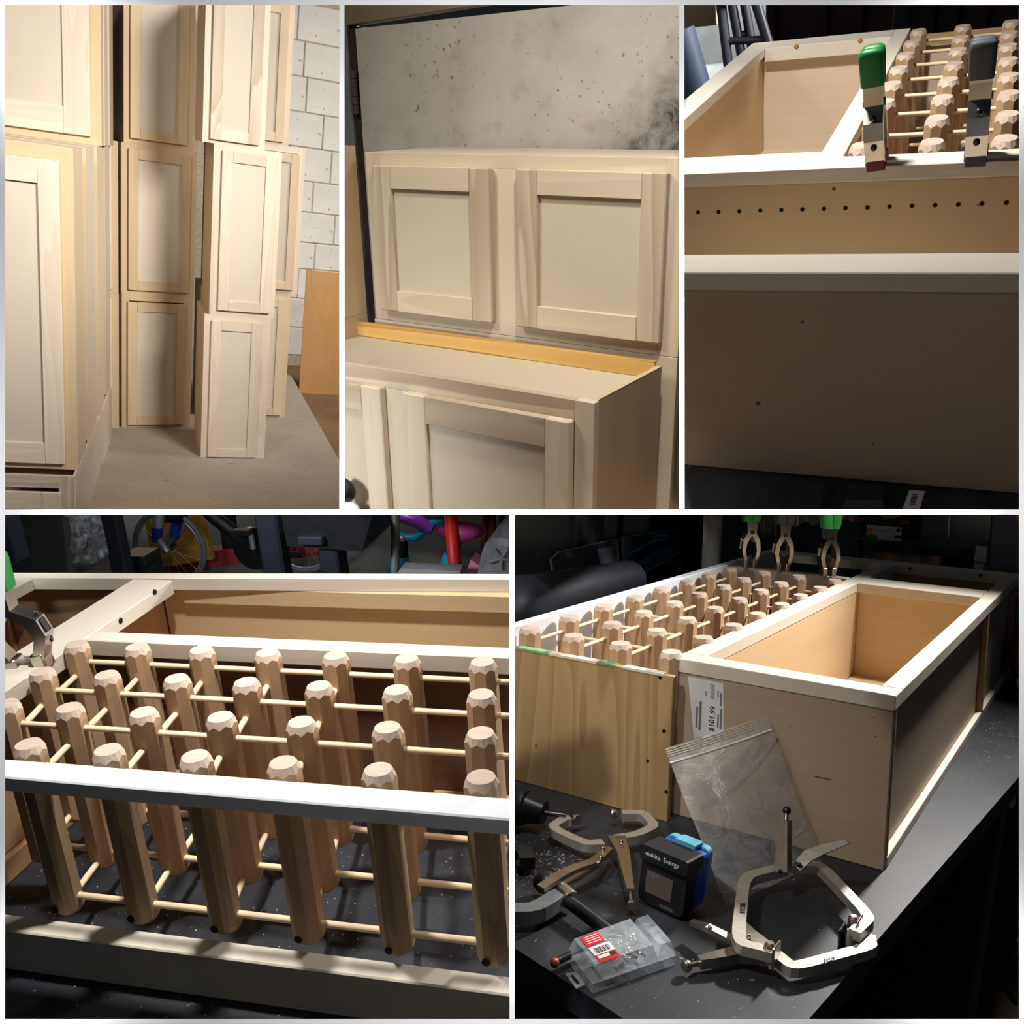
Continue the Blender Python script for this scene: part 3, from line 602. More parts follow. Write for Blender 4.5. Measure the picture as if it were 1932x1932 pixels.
def spring_clamp(bay, base, yaw, label, H=.14, w=.024, grip='green_grip', pad='rust_red', tilt=0.0, mat='chrome', open_=.02, roll=0.0, sticker=False, group='spring clamps'):
    """two crossed sheet-metal arms on a pivot with dipped grips; jaws at z = 0, opening along local x"""
    t = thing(bay, 'spring_clamp', label, 'clamp', base, group=group, rot=Matrix.Rotation(yaw, 4, 'Z') @ Matrix.Rotation(tilt, 4, 'Y') @ Matrix.Rotation(roll, 4, 'X'))
    k = H / .14
    for s in (1, -1):
        out = [(open_ * .75, -.006), (open_ * .95, .0), (open_ * 1.5, .030), (open_ * 1.35, .052), (.010, .070), (.012, .090), (.016, .118)]
        inn = [(.006, .118), (.000, .090), (-.002, .068), (open_ * .75, .046), (open_ * .9, .028), (open_ * .45, .003), (open_ * .4, -.006)]
        poly = [(s * x * k, -w / 2 * k, z * k) for x, z in out + inn]
        arm = part(t, 'arm', MB().prism(poly, (0, w * k, 0)), mat)
        for zz in (.022, .058):
            xx = (open_ * 1.45 if zz < .05 else open_ * 1.28) * s * k
            part(arm, 'rivet', MB().lathe((xx, 0, zz * k), (s, 0, 0), [(0, .0042 * k), (.0012, .0036 * k), (.002, .001)], 10), 'dark_steel')
        if s == 1:
            part(arm, 'stamped_window', MB().prism([(s * (open_ * 1.52 + .0004) * k, -.006 * k, .033 * k), (s * (open_ * 1.52 + .0004) * k, .006 * k, .033 * k), (s * (open_ * 1.37 + .0006) * k, .006 * k, .051 * k), (s * (open_ * 1.37 + .0006) * k, -.006 * k, .051 * k)], (s * .0005, 0, 0)), 'black_plastic')
        if sticker and s == -1:
            part(arm, 'sticker', MB().prism([(s * (open_ * 1.52 + .0006) * k, -.005 * k, .033 * k), (s * (open_ * 1.52 + .0006) * k, .005 * k, .033 * k), (s * (open_ * 1.37 + .0008) * k, .005 * k, .051 * k), (s * (open_ * 1.37 + .0008) * k, -.005 * k, .051 * k)], (s * .0005, 0, 0)), 'paper')
        # dipped grip with rounded end
        g = MB(); a = Vector((s * .008 * k, 0, .094 * k)); b = Vector((s * .0135 * k, 0, .140 * k))
        rows = []
        for f, q in ((0, .96), (.12, 1.0), (.75, 1.06), (.9, 1.0), (.97, .8), (1.0, .35)):
            c = a.lerp(b, f); hw, hx = (w / 2 + .0022) * k * q, .0105 * k * q
            rows.append([c + Vector((math.copysign(abs(math.cos(th)) ** .45, math.cos(th)) * hx, math.copysign(abs(math.sin(th)) ** .45, math.sin(th)) * hw, 0)) for th in [2 * math.pi * i / 16 for i in range(17)]])
        g.grid(rows); g.add(rows[0][:16], [tuple(range(16))]); g.add(rows[-1][:16], [tuple(range(16))])
        part(t, 'grip', g, grip)
        part(t, 'jaw_pad', MB().box(min(s * open_ * .35, s * open_ * 1.0) * k, max(s * open_ * .35, s * open_ * 1.0) * k, -w * .54 * k, w * .54 * k, -.012 * k, .010 * k, .002), pad)
    part(t, 'pivot', MB().tube([(0, -w * .58 * k, .072 * k), (0, w * .58 * k, .072 * k)], .005 * k, 10), 'dark_steel')
    sp = [(math.cos(a) * .0085 * k, -w * .4 * k + w * .8 * k * i / 40, .072 * k + math.sin(a) * .0085 * k) for i, a in ((j, j * .9) for j in range(41))]
    part(t, 'spring', MB().tube(sp, .0015 * k, 6), 'dark_steel')
    return t

# ================================================================ bay 3: rack unit from the end, clamps on its rail
def c3(x, y): return (1282 + .50193 * x, .50193 * y)
TZ3 = -.243
u3 = thing(B3, 'rack_unit', 'wooden post rack cabinet on its back with a row of peg holes', 'cabinet', (.2, .7, TZ3))
ORG[u3.name] = Vector((.2, .7, TZ3))
XR, XL3 = .62, -.157
def bx3(nm, x0, x1, y0, y1, z0, z1, m, c=.0012, par=None): return part(par or u3, nm, MB().box(x0, x1, y0, y1, z0, z1, c), m)
bx3('rail', XL3, XR, -.004, .053, -.020, 0, 'whitewood')
ff = bx3('front_panel', XL3, XR, -.001, .012, TZ3, -.021, 'grey_face')
bx3('rail', XL3, XR, .399, .4555, -.020, 0, 'whitewood'); 
rl = bx3('rail_lip', XL3, .163, .456, .492, -.018, -.0005, 'whitewood')
ip = bx3('peg_panel', XL3 + .02, XR, .402, .416, TZ3, -.0205, 'birch')
bx3('bottom_panel', XL3 + .02, XR, .014, 1.56, TZ3 + .001, TZ3 + .008, 'birch_pale')
bx3('bounce_panel', XL3 + .02, XR, .0125, .018, TZ3 + .009, -.0205, 'birch_pale')  # unseen pale panel added to bounce light onto the peg panel
bx3('stile', XL3, -.111, .4925, 1.568, -.020, 0, 'whitewood'); bx3('side_panel', XL3 + .002, -.120, .4165, 1.56, TZ3, -.0205, 'birch')
bx3('rail', -.1105, .1625, 1.473, 1.568, -.030, 0, 'whitewood'); bx3('back_panel', -.119, XR, 1.50, 1.515, TZ3, -.031, 'birch_pale')
bx3('stile', .163, .196, .456, 1.568, -.022, 0, 'whitewood'); bx3('divider', .172, .186, .4165, 1.499, TZ3, -.0225, 'birch_dark')
bx3('back_panel', .197, XR, 1.538, 1.550, -.20, -.012, 'knotty')
hp = [(70, 798), (147, 796), (225, 794), (304, 791), (383, 789), (462, 787), (543, 785), (624, 782), (707, 780), (790, 777), (874, 774), (961, 771), (1048, 769), (1137, 765), (1229, 762)]
for x, y in hp:
    q = B3.y(c3(x, y), .402); part(ip, 'peg_hole', MB().lathe((q.x, .4022, q.z), (0, -1, 0), [(0, .0030), (.0006, .0030)], 14), 'black_gap')
q = B3.y(c3(1124, 771), .402); part(ip, 'peg_hole', MB().lathe((q.x, .4022, q.z), (0, -1, 0), [(0, .0022), (.0005, .0022)], 12), 'ply_brown')
for (x, y, r, pr, yy) in ((462, 1210, .0022, ff, -.001), (295, 1516, .003, ff, -.001), (676, 1094, .0012, ff, -.001), (728, 1668, .0012, ff, -.001), (580, 710, .0028, ip, .402)):
    q = B3.y(c3(x, y), yy); part(pr, 'knot', MB().lathe((q.x, yy + .0002, q.z), (0, -1, 0), [(0, r), (.0005, r * .8)], 12), 'rack_back')
for x, y in ((440, 175), (680, 153)):
    q = B3.y(c3(x, y), 1.473); part(u3, 'pocket_screw', MB().lathe((q.x, 1.4735, q.z), (0, -1, 0), [(0, .0055), (.0008, .0055), (.001, .002)], 12), 'ply_brown')
pm3 = post_mesh(.19, .034, 1.45, 'post', B3.k)
X3 = [.218, .308, .398, .488]
for i, x in enumerate(X3):
    for j in range(8):
        y = .482 + .142 * j
        put_post(u3, pm3, (x + .002 * math.sin(i * 3 + j), y, .008))
        if i < 3: dowel(u3, (x + .012, y + .006, -.016), (X3[i + 1] - .012, y + .006, -.016)); dowel(u3, (x + .012, y, -.165), (X3[i + 1] - .012, y, -.165))
        if j < 7: dowel(u3, (x, y + .02, -.030), (x, y + .125, -.030)); dowel(u3, (x, y + .02, -.178), (x, y + .125, -.178))
q = B3.y(c3(738, 640), .41); spring_clamp(B3, (q.x, .418, .004), math.pi / 2, 'spring clamp with dark green grips and a rusty red jaw on the rail', H=.140, w=.024, pad='rust_red', tilt=-.02, roll=-.10, mat='steel')
q = B3.y(c3(1110, 625), .41); spring_clamp(B3, (q.x, .418, .004), math.pi / 2, 'chrome spring clamp with bare grey grips on the rail beside the posts', H=.138, w=.026, grip='grey_rubber', pad='grey_rubber', roll=-.04)
# table and the blister pack lying on it
tb = thing(B3, 'work_table', 'black work table under the rack with peg holes', 'table', (.2, .5, TZ3 - .03)); ORG[tb.name] = Vector((.2, .5, TZ3 - .03))
part(tb, 'table_top', MB().box(-.22, .75, -.25, 1.65, TZ3 - .03, TZ3, .003), 'table_black')
for x, y in ((-.19, 1.55), (-.19, -.1), (.7, 1.55), (.7, -.1)): part(tb, 'table_leg', MB().box(x - .02, x + .02, y - .02, y + .02, -.75, TZ3 - .0305, .002), 'blue_post')
a, b, c, d = (B3.z(c3(*p), TZ3 + .004) for p in ((545, 1795), (935, 1812), (905, 1925), (522, 1925)))
a.y = min(a.y, -.012); b.y = min(b.y, -.012)
bp = thing(B3, 'blister_pack', 'dark blister card with a pale barcode sticker on the black table', 'package', ((a + c) / 2).xy.to_3d() + Vector((0, 0, TZ3)))
o_ = ((a + c) / 2).xy.to_3d() + Vector((0, 0, TZ3)); ORG[bp.name] = o_
def lp(s, t, h=.004): return (a.lerp(b, s)).lerp(d.lerp(c, s), t).xy.to_3d() + Vector((0, 0, TZ3 + h))
part(bp, 'card', MB().prism([lp(0, 0, .0), lp(0, 1, 0), lp(1, 1, 0), lp(1, 0, 0)], (0, 0, .003)), 'navy_black')
part(bp, 'blister', MB().hexa([lp(.22, .2, .003), lp(.22, .9, .003), lp(.66, .9, .003), lp(.66, .2, .003)], [lp(.26, .28, .013), lp(.26, .84, .013), lp(.62, .84, .013), lp(.62, .28, .013)]), 'black_plastic')
part(bp, 'hang_hole', MB().prism([lp(.05, .25, .0031), lp(.05, .75, .0031), lp(.09, .75, .0031), lp(.12, .25, .0031)], (0, 0, .0003)), 'black_gap')
st = part(bp, 'sticker', MB().prism([lp(.84, .12, .0032), lp(.82, .95, .0032), lp(.985, .95, .0032), lp(.985, .12, .0032)], (0, 0, .0005)), 'paper')
for k in range(9):
    f = .30 + k * .05; part(st, 'barcode_bar', MB().prism([lp(.875, f, .0038), lp(.875, f + .02 + .012 * (k % 2), .0038), lp(.93, f + .02 + .012 * (k % 2), .0038), lp(.93, f, .0038)], (0, 0, .0002)), 'ink')
part(bp, 'yellow_tag', MB().prism([lp(.45, .93, .0034), lp(.45, 1, .0034), lp(.7, 1, .0034), lp(.68, .95, .0034)], (0, 0, .0005)), 'yellow')
# beyond the table
ZF3 = -.75
solo(B3, 'floor', MB().box(-6, 5, 2.3, 9.5, ZF3 - .02, ZF3), 'garage_floor', kind='structure')
wy = 5.2
def f3(x, y): return B3.z(c3(x, y), ZF3)
p = f3(330, 190); 
wq = f3(520, 120)
wn = thing(B3, 'wall_back', '', '', (wq.x - .6, 4.6, ZF3)) if False else None
w0 = B3.y(c3(325, 60), 4.4)
bw = solo(B3, 'wall_back', MB().box(w0.x, 3.2, 4.4, 4.5, ZF3, 2.2), 'purple_wall', kind='structure')
for k, x in enumerate((360, 555, 690, 960, 1050, 1160)):
    s_ = B3.y(c3(x, 60), 4.4).x; part(bw, 'panel_seam', MB().box(s_, s_ + .015, 4.39, 4.401, ZF3, 2.2), 'black_gap')
s0, s1 = B3.y(c3(803, 60), 4.3).x, B3.y(c3(872, 60), 4.3).x
solo(B3, 'steel_post', MB().box(s0, s1, 4.26, 4.34, ZF3, 2.2, .01), 'blue_post', 'dark blue post standing before the maroon panelled wall', 'post')
g0, g1 = B3.y(c3(22, 10), 5.0), B3.y(c3(140, 95), 5.0)
solo(B3, 'wall_left', MB().box(-6, w0.x - .02, 6.2, 6.3, ZF3, 2.4), 'garage_floor', kind='structure')
q = B3.y(c3(140, 95), 5.2); solo(B3, 'board', MB().box(q.x - 1.2, q.x, 5.2, 5.25, q.z, q.z + 1.2, .004), 'board_grey', 'pale panel standing behind the dark stool', 'board')
# stool: legs and rungs traced where they stand, seat above the picture
sy = 2.55
def sp3(x, y, dy=0.0): return B3.y(c3(x, y), sy + dy)
stl = thing(B3, 'bar_stool', 'dark metal bar stool behind the left corner of the rack', 'stool', (sp3(240, 200).x, sy + .1, ZF3)); ORG[stl.name] = Vector((sp3(240, 200).x, sy + .1, ZF3))
def leg(p0, p1, dy):
    a, b = sp3(*p0, dy), sp3(*p1, dy); k = (ZF3 - b.z) / (a.z - b.z); e = b + (a - b) * k if False else b + (b - a) * ((ZF3 - b.z) / (b.z - a.z)); s = a + (a - b) * .28
    part(stl, 'leg', MB().tube([s, e], .017, 8), 'stool_dark'); return s
t0 = [leg((158, 30), (180, 215), 0), leg((200, 30), (232, 205), .26), leg((248, 30), (275, 190), .26), leg((290, 20), (330, 150), 0)]
for (p0, p1, dy) in (((172, 155), (330, 148), 0), ((212, 130), (265, 128), .26)): part(stl, 'rung', MB().tube([sp3(*p0, dy), sp3(*p1, dy)], .012, 8), 'stool_dark')
cc = sum(t0, Vector()) / 4; part(stl, 'seat', MB().lathe(cc, (0, 0, 1), [(0, .17), (.01, .18), (.03, .18), (.04, .165)], 24), 'stool_dark')
q = B3.z(c3(20, 330), ZF3)
solo(B3, 'steel_post', MB().tube([B3.y(c3(-8, 120), 1.9), B3.y(c3(62, 360), 1.9)], .05, 8), 'blue_post', 'dark post leaning past the left end of the rack', 'post')

# ================================================================ bay 4: rack unit from its long side
def c4(x, y): return (.5031 * x, 960 + .5031 * y)
TZ4 = -.242
u4 = thing(B4, 'rack_unit', 'wooden post rack cabinet with a white front rail and rows of posts on dowels', 'cabinet', (0, .1, TZ4)); ORG[u4.name] = Vector((0, .1, TZ4))
def bx4(nm, x0, x1, y0, y1, z0, z1, m, c=.0012, par=None): return part(par or u4, nm, MB().box(x0, x1, y0, y1, z0, z1, c), m)
XA, XB = -.62, .46
bx4('front_rail', -.345, XB, -.142, -.1125, -.0165, 0, 'white_paint', .0015)
bx4('base_rail', -.345, XB, -.1365, -.1145, TZ4, -.190, 'whitewood', .0015)
bx4('stile', -.358, -.292, -.145, .357, -.022, 0, 'whitewood')
bx4('divider', -.347, -.333, -.11, .384, TZ4 + .03, -.0225, 'birch_dark')
bx4('divider_foot', -.347, -.325, -.11, .15, TZ4, TZ4 + .0295, 'birch_dark')
bx4('rail', -.2915, XB, .152, .178, -.022, 0, 'whitewood'); bx4('rack_back', -.3325, XB, .166, .176, -.205, -.0225, 'rack_back'); 
bx4('cross_bar', -.332, XB, .153, .165, -.21, -.190, 'birch_dark')
part(u4, 'rail', MB().hexa([(XA, .346, -.018), (XB, .399, -.018), (XB, .420, -.018), (XA, .3686, -.018)], [(XA, .346, 0), (XB, .399, 0), (XB, .420, 0), (XA, .3686, 0)]), 'whitewood_x')
bx4('rail_lip', -.29, XB, .372, .384, -.044, -.0185, 'birch'); bx4('back_panel', -.332, XB, .384, .396, TZ4, -.0185, 'birch'); bx4('back_panel', XA, -.3475, .374, .39, TZ4, -.0185, 'birch_dark')
bx4('stile', XA - .05, XA + .06, -.145, .3575, -.02, 0, 'whitewood') if False else None
bx4('bottom_panel', -.332, XB, .18, .382, TZ4 + .01, TZ4 + .018, 'birch'); bx4('bottom_panel', XA, -.348, -.11, .372, TZ4 + .01, TZ4 + .018, 'birch_dark')
bx4('end_panel', XA, XA + .014, -.11, .372, TZ4, -.0205, 'birch_dark')
bx4('rail', -.56, -.53, -.11, .357, -.020, -.001, 'whitewood')
for x, y in ((580, 312), (452, 420)):
    q = B4.x(c4(x, y), -.292); part(u4, 'pocket_screw', MB().lathe((-.2925, q.y, q.z), (1, 0, 0), [(0, .0042), (.0012, .0042), (.0014, .001)], 12), 'black_gap')
for x, y in ((985, 315), (1120, 306), (1250, 304), (1372, 318), (1505, 311), (1645, 312), (1720, 316)):
    q = B4.y(c4(x, y), .3838); part(u4, 'nail', MB().lathe((q.x, .3841, q.z), (0, -1, 0), [(0, .0012), (.0004, .0012)], 8), 'rack_back')
TOP4 = {3: [275, 512, 506, 520, 745, 533, 993, 545, 1250, 555, 1523, 562, 1812, 568], 2: [150, 612, 394, 624, 652, 642, 920, 650, 1197, 660, 1492, 670, 1808, 688], 1: [20, 730, 260, 742, 537, 760, 828, 777, 1133, 792, 1456, 812, 1806, 832], 0: [-195, 868, 100, 885, 400, 905, 722, 935, 1060, 952, 1413, 985, 1804, 1005]}
pmA = post_mesh(.198, .0305, .95, 'post'); pmB = post_mesh(.198, .0305, .95, 'post_grey')
PT = {}
rr4 = random.Random(5)
for r, a in TOP4.items():
    for i in range(7):
        q = B4.z(c4(a[2 * i], a[2 * i + 1]), .008); q.y = {0: -.096, 1: -.0235, 2: .0515, 3: .1245}[r]
        PT[r, i] = q
    PT[r, 7] = PT[r, 6] + (PT[r, 6] - PT[r, 5])
for (r, i), q in PT.items():
    if (r, i) == (0, 0): continue
    sp_ = -(q.x - .0) * .075; tl = math.atan(sp_ * .6 / 1.0) * .9
    PT[r, i] = q
    put_post(u4, pmB if (r == 0 and i in (1, 2, 3, 5, 6)) else pmA, q, (-tl, 0))
def low4(q, z): f = (q.z - z); return Vector((q.x + math.tan(math.atan(-(q.x) * .075 * .6) * .9) * f, q.y, z))
for r in range(4):
    for i in range(7):
        if (r, i) == (0, 0): continue
        a, b = PT[r, i], PT[r, i + 1]
        dowel(u4, low4(a, -.016) + Vector((.01, 0, 0)), low4(b, -.016) - Vector((.01, 0, 0)), .0033)
        dowel(u4, low4(a, -.172) + Vector((.01, 0, 0)), low4(b, -.172) - Vector((.01, 0, 0)), .0036)
for r in range(3):
    for i in range(8):
        if (r, i) == (0, 0): continue
        a, b = PT[r, i], PT[r + 1, i]
        dowel(u4, low4(a, -.030) + Vector((0, .008, 0)), low4(b, -.030) - Vector((0, .008, 0)), .0036)
        dowel(u4, low4(a, -.180) + Vector((0, .008, 0)), low4(b, -.180) - Vector((0, .008, 0)), .0036)
for i in range(1, 7):
    q = low4(PT[0, i], -.183); part(u4, 'dowel_hole', MB().lathe((q.x - .004, q.y - .0160, -.180), (0, -1, 0), [(0, .0042), (.0006, .0042)], 12), 'black_gap')
b0, b1 = B4.z(c4(95, 565), 0), B4.z(c4(200, 580), 0)
spring_clamp(B4, (-.315, .082, .003), .25, 'spring clamp with green grips gripping the pale stile at the far left', H=.14, w=.022, pad='steel', mat='steel', tilt=-.16, open_=.026)
spring_clamp(B4, (-.345, -.03, .003), .3, 'second clamp on the pale stile, a sliver at the left edge', H=.06, w=.022, pad='steel', mat='steel', open_=.02)
tb = thing(B4, 'work_table', 'black work table under the white-railed rack, dusted with wood chips', 'table', (0, .1, TZ4 - .03)); ORG[tb.name] = Vector((0, .1, TZ4 - .03))
part(tb, 'table_top', MB().box(-.66, .62, -.235, .46, TZ4 - .03, TZ4, .003), 'table_black')
for x, y in ((-.6, -.2), (.55, -.2), (-.6, .42), (.55, .42)): part(tb, 'table_leg', MB().box(x - .02, x + .02, y - .02, y + .02, -.85, TZ4 - .0305, .002), 'navy_black')
ch = MB(); rc = random.Random(11)
for k in range(420):
    x, y = rc.uniform(-.32, .4), rc.uniform(-.22, .15); s = rc.uniform(.0005, .0012); a = rc.uniform(0, 3)
    ch.prism([(x + s * math.cos(a + d), y + s * math.sin(a + d), TZ4) for d in (0, 2.1, 4.2)], (0, 0, s * .6))
solo(B4, 'wood_chips', ch, 'sawdust', 'pale wood chips scattered over the black table among the posts', 'chips', kind='stuff')
# ---------------- garage beyond the table
ZF4 = -.62
def g4(x, y, z=ZF4): return B4.z(c4(x, y), z)
def v4(x, y, yy): return B4.y(c4(x, y), yy)
solo(B4, 'floor', MB().box(-4.5, 3.5, .0, 5.5, ZF4 - .02, ZF4), 'garage_floor', kind='structure')
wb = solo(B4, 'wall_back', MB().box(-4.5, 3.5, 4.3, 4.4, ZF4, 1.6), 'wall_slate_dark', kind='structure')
for k in range(14): x = -4.4 + k * .55; part(wb, 'slat', MB().box(x, x + .12, 4.27, 4.299, ZF4 + .28, 1.5, .004), 'board_grey')
part(wb, 'sill', MB().box(-4.5, 3.5, 4.2, 4.299, ZF4 + .17, ZF4 + .27, .004), 'board_grey')
by = 1.72                                        # the plane of the bicycle
# yellow board behind the front wheel
ya_, yb_ = v4(540, 20, 1.9), v4(700, 20, 1.9); yd = v4(580, 228, 1.9)
solo(B4, 'yellow_board', MB().prism([v4(575, 225, 1.9), v4(795, 190, 1.9), v4(735, -60, 1.9), v4(525, -60, 1.9)], (0, .02, 0)), 'yellow_board', 'yellow board leaning behind the bicycle front wheel', 'board')
bk = thing(B4, 'bicycle', 'bicycle with a grey front tyre and a silver fork with blue decals', 'bicycle', (v4(640, 200, by).x, by, ZF4)); ORG[bk.name] = Vector((v4(640, 200, by).x, by, ZF4))
wc = v4(636, 148, by); rwh = (v4(505, 170, by) - wc).length
R_ = .5 * ((v4(508, 165, by) - wc).length + (v4(760, 165, by) - wc).length)
def wheel(c, r, nm='wheel'):
    t = part(bk, nm, MB().tube([c + Vector((math.cos(a) * r, 0, math.sin(a) * r)) for a in [2 * math.pi * k / 40 for k in range(40)]], r * .065, 8, closed=True), 'tyre')
    part(t, 'rim', MB().tube([c + Vector((math.cos(a) * r * .91, 0, math.sin(a) * r * .91)) for a in [2 * math.pi * k / 40 for k in range(40)]], r * .03, 6, closed=True), 'silver')
    part(t, 'hub', MB().tube([c - Vector((0, .03, 0)), c + Vector((0, .03, 0))], r * .07, 10), 'dark_steel')
    for k in range(18):
        a = 2 * math.pi * k / 18; part(t, 'spoke', MB().tube([c + Vector((0, .012 * (-1) ** k, 0)), c + Vector((math.cos(a) * r * .9, 0, math.sin(a) * r * .9))], r * .006, 4), 'silver')
    return t
wheel(wc, R_)
for s in (-1, 1):
    fk = part(bk, 'fork_blade', MB().tube([wc + Vector((-.02 * s - .005, s * .035, 0)), v4(632 + 22 * s, 95, by) + Vector((0, s * .03, 0)), v4(645 + 26 * s, 10, by) + Vector((0, s * .03, 0)), v4(650 + 26 * s, -60, by)], [.011, .016, .018, .018], 8), 'silver')
    part(fk, 'decal', MB().tube([v4(628 + 20 * s, 108, by) + Vector((0, -.012 + s * .02, 0)), v4(637 + 22 * s, 55, by) + Vector((0, -.012 + s * .02, 0))], .0165, 8), 'decal_blue')
part(bk, 'fork_crown', MB().tube([v4(615, 28, by), v4(690, 28, by)], .022, 8), 'dark_steel')
part(bk, 'down_tube', MB().tube([v4(740, -40, by + .02), v4(800, 30, by + .02), v4(965, 155, by + .02)], .022, 8), 'black')
part(bk, 'chainring', MB().lathe(v4(950, 150, by), (0, 1, 0), [(0, .07), (.006, .07)], 24), 'dark_steel')
part(bk, 'crank', MB().tube([v4(950, 150, by - .03), v4(935, 70, by - .03)], .009, 6), 'silver'); part(bk, 'pedal', MB().box(*(lambda q: (q.x - .03, q.x + .03, by - .06, by - .03, q.z - .008, q.z + .008))(v4(935, 68, by)), .003), 'black_plastic')
part(bk, 'stay', MB().tube([v4(965, 155, by), v4(1130, 175, by + .1)], .01, 6), 'black')
rc_ = v4(1130, 110, by + .15); wheel(rc_, R_ * .93)
# red bar across the floor
a, b = g4(575, 225), g4(1195, 165); 
solo(B4, 'red_bar', MB().sweep([g4(470, 246) + Vector((0, 0, .03)), b + Vector((0, 0, .03))], .06, .06), 'red_steel', 'dull red steel bar lying on the floor under the bicycle', 'bar')
# dark posts, bin on a stand, crate
for (x0, x1, dy, lb) in ((385, 445, 1.25, 'dark post beside the hanging plastic bag'), (962, 1045, 1.2, 'dark post in front of the bicycle crank')):
    p0, p1 = v4(x0, 100, dy), v4(x1, 100, dy); w = (p1.x - p0.x) * .5; c = (p0 + p1) / 2
    solo(B4, 'steel_post', MB().box(c.x - w, c.x + w, dy, dy + w * 1.6, ZF4, 1.2, .006), 'navy_black', lb, 'post')
q0, q1 = v4(815, 175, 2.0), v4(870, 175, 2.0); solo(B4, 'frame_post', MB().prism([v4(838, 176, 2.0), v4(872, 176, 2.0), v4(850, -40, 2.0), v4(808, -40, 2.0)], (0, .05, 0)), 'navy_black', 'short dark upright behind the bicycle down tube', 'post')
bn = thing(B4, 'storage_bin', 'black plastic bin hanging over a dark post beside the bicycle', 'bin', v4(1215, 165, 1.15)); oB = v4(1215, 165, 1.15); ORG[bn.name] = oB
t_ = [v4(1040, -60, 1.15), v4(1420, -60, 1.15)]; l_ = [v4(1062, 150, 1.15), v4(1345, 172, 1.15)]
dpt = Vector((0, .24, 0)); ins = Vector((0, .02, 0))
part(bn, 'body', MB().hexa([l_[0] + ins, l_[1] + ins, l_[1] + dpt - ins, l_[0] + dpt - ins], [t_[0], t_[1], t_[1] + dpt, t_[0] + dpt]), 'black_plastic')
lw = [v4(1115, 110, 1.15), v4(1210, 122, 1.15)]; part(bn, 'moulded_handle', MB().box(lw[0].x, lw[1].x, 1.146, 1.17, lw[1].z - .01, lw[0].z + .004, .003), 'navy_black')
p0, p1 = v4(1195, 200, 1.2), v4(1268, 200, 1.2); solo(B4, 'steel_post', MB().box(p0.x, p1.x, 1.2, 1.26, ZF4, oB.z - .01, .005), 'navy_black', 'dark post holding up the black bin', 'post')
a = g4(455, 236); cr = thing(B4, 'crate', 'small black step crate on the floor left of the bicycle wheel', 'crate', (v4(500, 230, 1.35).x, 1.4, ZF4)); ORG[cr.name] = Vector((v4(500, 230, 1.35).x, 1.4, ZF4))
x0, x1 = v4(450, 200, 1.35).x, v4(548, 200, 1.35).x; zt = v4(500, 178, 1.35).z
part(cr, 'body', MB().hexa([(x0, 1.35, ZF4), (x1 + .01, 1.35, ZF4), (x1 + .01, 1.42, ZF4), (x0, 1.42, ZF4)], [(x0, 1.35, zt - .03), (x1, 1.35, zt - .03), (x1, 1.42, zt - .03), (x0, 1.42, zt - .03)]), 'black_plastic'); part(cr, 'tread', MB().box(x0, x1, 1.345, 1.425, zt - .0295, zt, .004), 'black_plastic')
# hanging bag of film
rows = []; rb = random.Random(4)
for i in range(16):
    row = []
    for j in range(12):
        s, t = j / 11, i / 15
        L = (230 + 55 * t + 18 * math.sin(t * 5), 10 + t * 190); Rr = (372 + 38 * t, 5 + t * 165)
        x, y = L[0] + (Rr[0] - L[0]) * s, L[1] + (Rr[1] - L[1]) * s - 60 * (1 - t) * .0 + 22 * math.sin(s * math.pi) * t
        row.append(v4(x, y, 1.12 + .03 * rb.uniform(-1, 1) + .05 * math.sin(s * 3.1)))
    rows.append(row)
rows.insert(0, [p + Vector((0, 0, .15)) for p in rows[0]])
solo(B4, 'plastic_bag', MB().grid(rows), 'bag_clear', 'crumpled clear plastic bag hanging at the upper left beside a dark post', 'bag')
solo(B4, 'grey_cabinet', MB().prism([v4(-80, 300, 1.3), v4(258, 270, 1.3), v4(225, -60, 1.3), v4(-80, -60, 1.3)], (0, .25, 0)), 'grey_pole', 'dull grey panelled cabinet at the upper left behind the clamp', 'cabinet')
solo(B4, 'steel_post', MB().prism([v4(8, 200, .75), v4(62, 200, .75), v4(18, 40, .75), v4(-30, 40, .75)], (0, .04, 0)), 'blue_post', 'dark slanting upright behind the green grips', 'post')
# child's bike: fork and handlebar
ky = 1.5
kb = thing(B4, 'kids_bicycle', 'small teal bicycle frame with purple and magenta grips at the upper right', 'bicycle', (v4(1510, 220, ky).x, ky, ZF4)); ORG[kb.name] = Vector((v4(1510, 220, ky).x, ky, ZF4))
part(kb, 'handlebar', MB().tube([v4(1465, -20, ky), v4(1470, 30, ky), v4(1490, 90, ky), v4(1520, 108, ky), v4(1560, 110, ky), v4(1590, 85, ky), v4(1625, 50, ky), v4(1665, 40, ky), v4(1700, 42, ky)], .0115, 8), 'teal_bike')
part(kb, 'stem', MB().tube([v4(1512, 108, ky), v4(1503, 155, ky), v4(1500, 170, ky)], [.014, .02, .024], 8), 'black'); part(kb, 'stem_bolt', MB().ball(v4(1508, 112, ky - .03), .009), 'silver')
part(kb, 'head_tube', MB().tube([v4(1500, 172, ky), v4(1485, 250, ky), v4(1478, 300, ky)], .026, 8), 'teal_bike'); part(kb, 'fork_blade', MB().prism([v4(1490, 190, ky), v4(1545, 215, ky), v4(1500, 270, ky), v4(1480, 270, ky)], (0, .02, 0)), 'teal_bike')
part(kb, 'grip', MB().tube([v4(1490, 18, ky), v4(1560, 40, ky), v4(1625, 75, ky)], [.02, .022, .02], 10), 'purple_grip'); part(kb, 'grip_hub', MB().tube([v4(1670, 60, ky), v4(1700, 75, ky)], .018, 8), 'purple_grip')
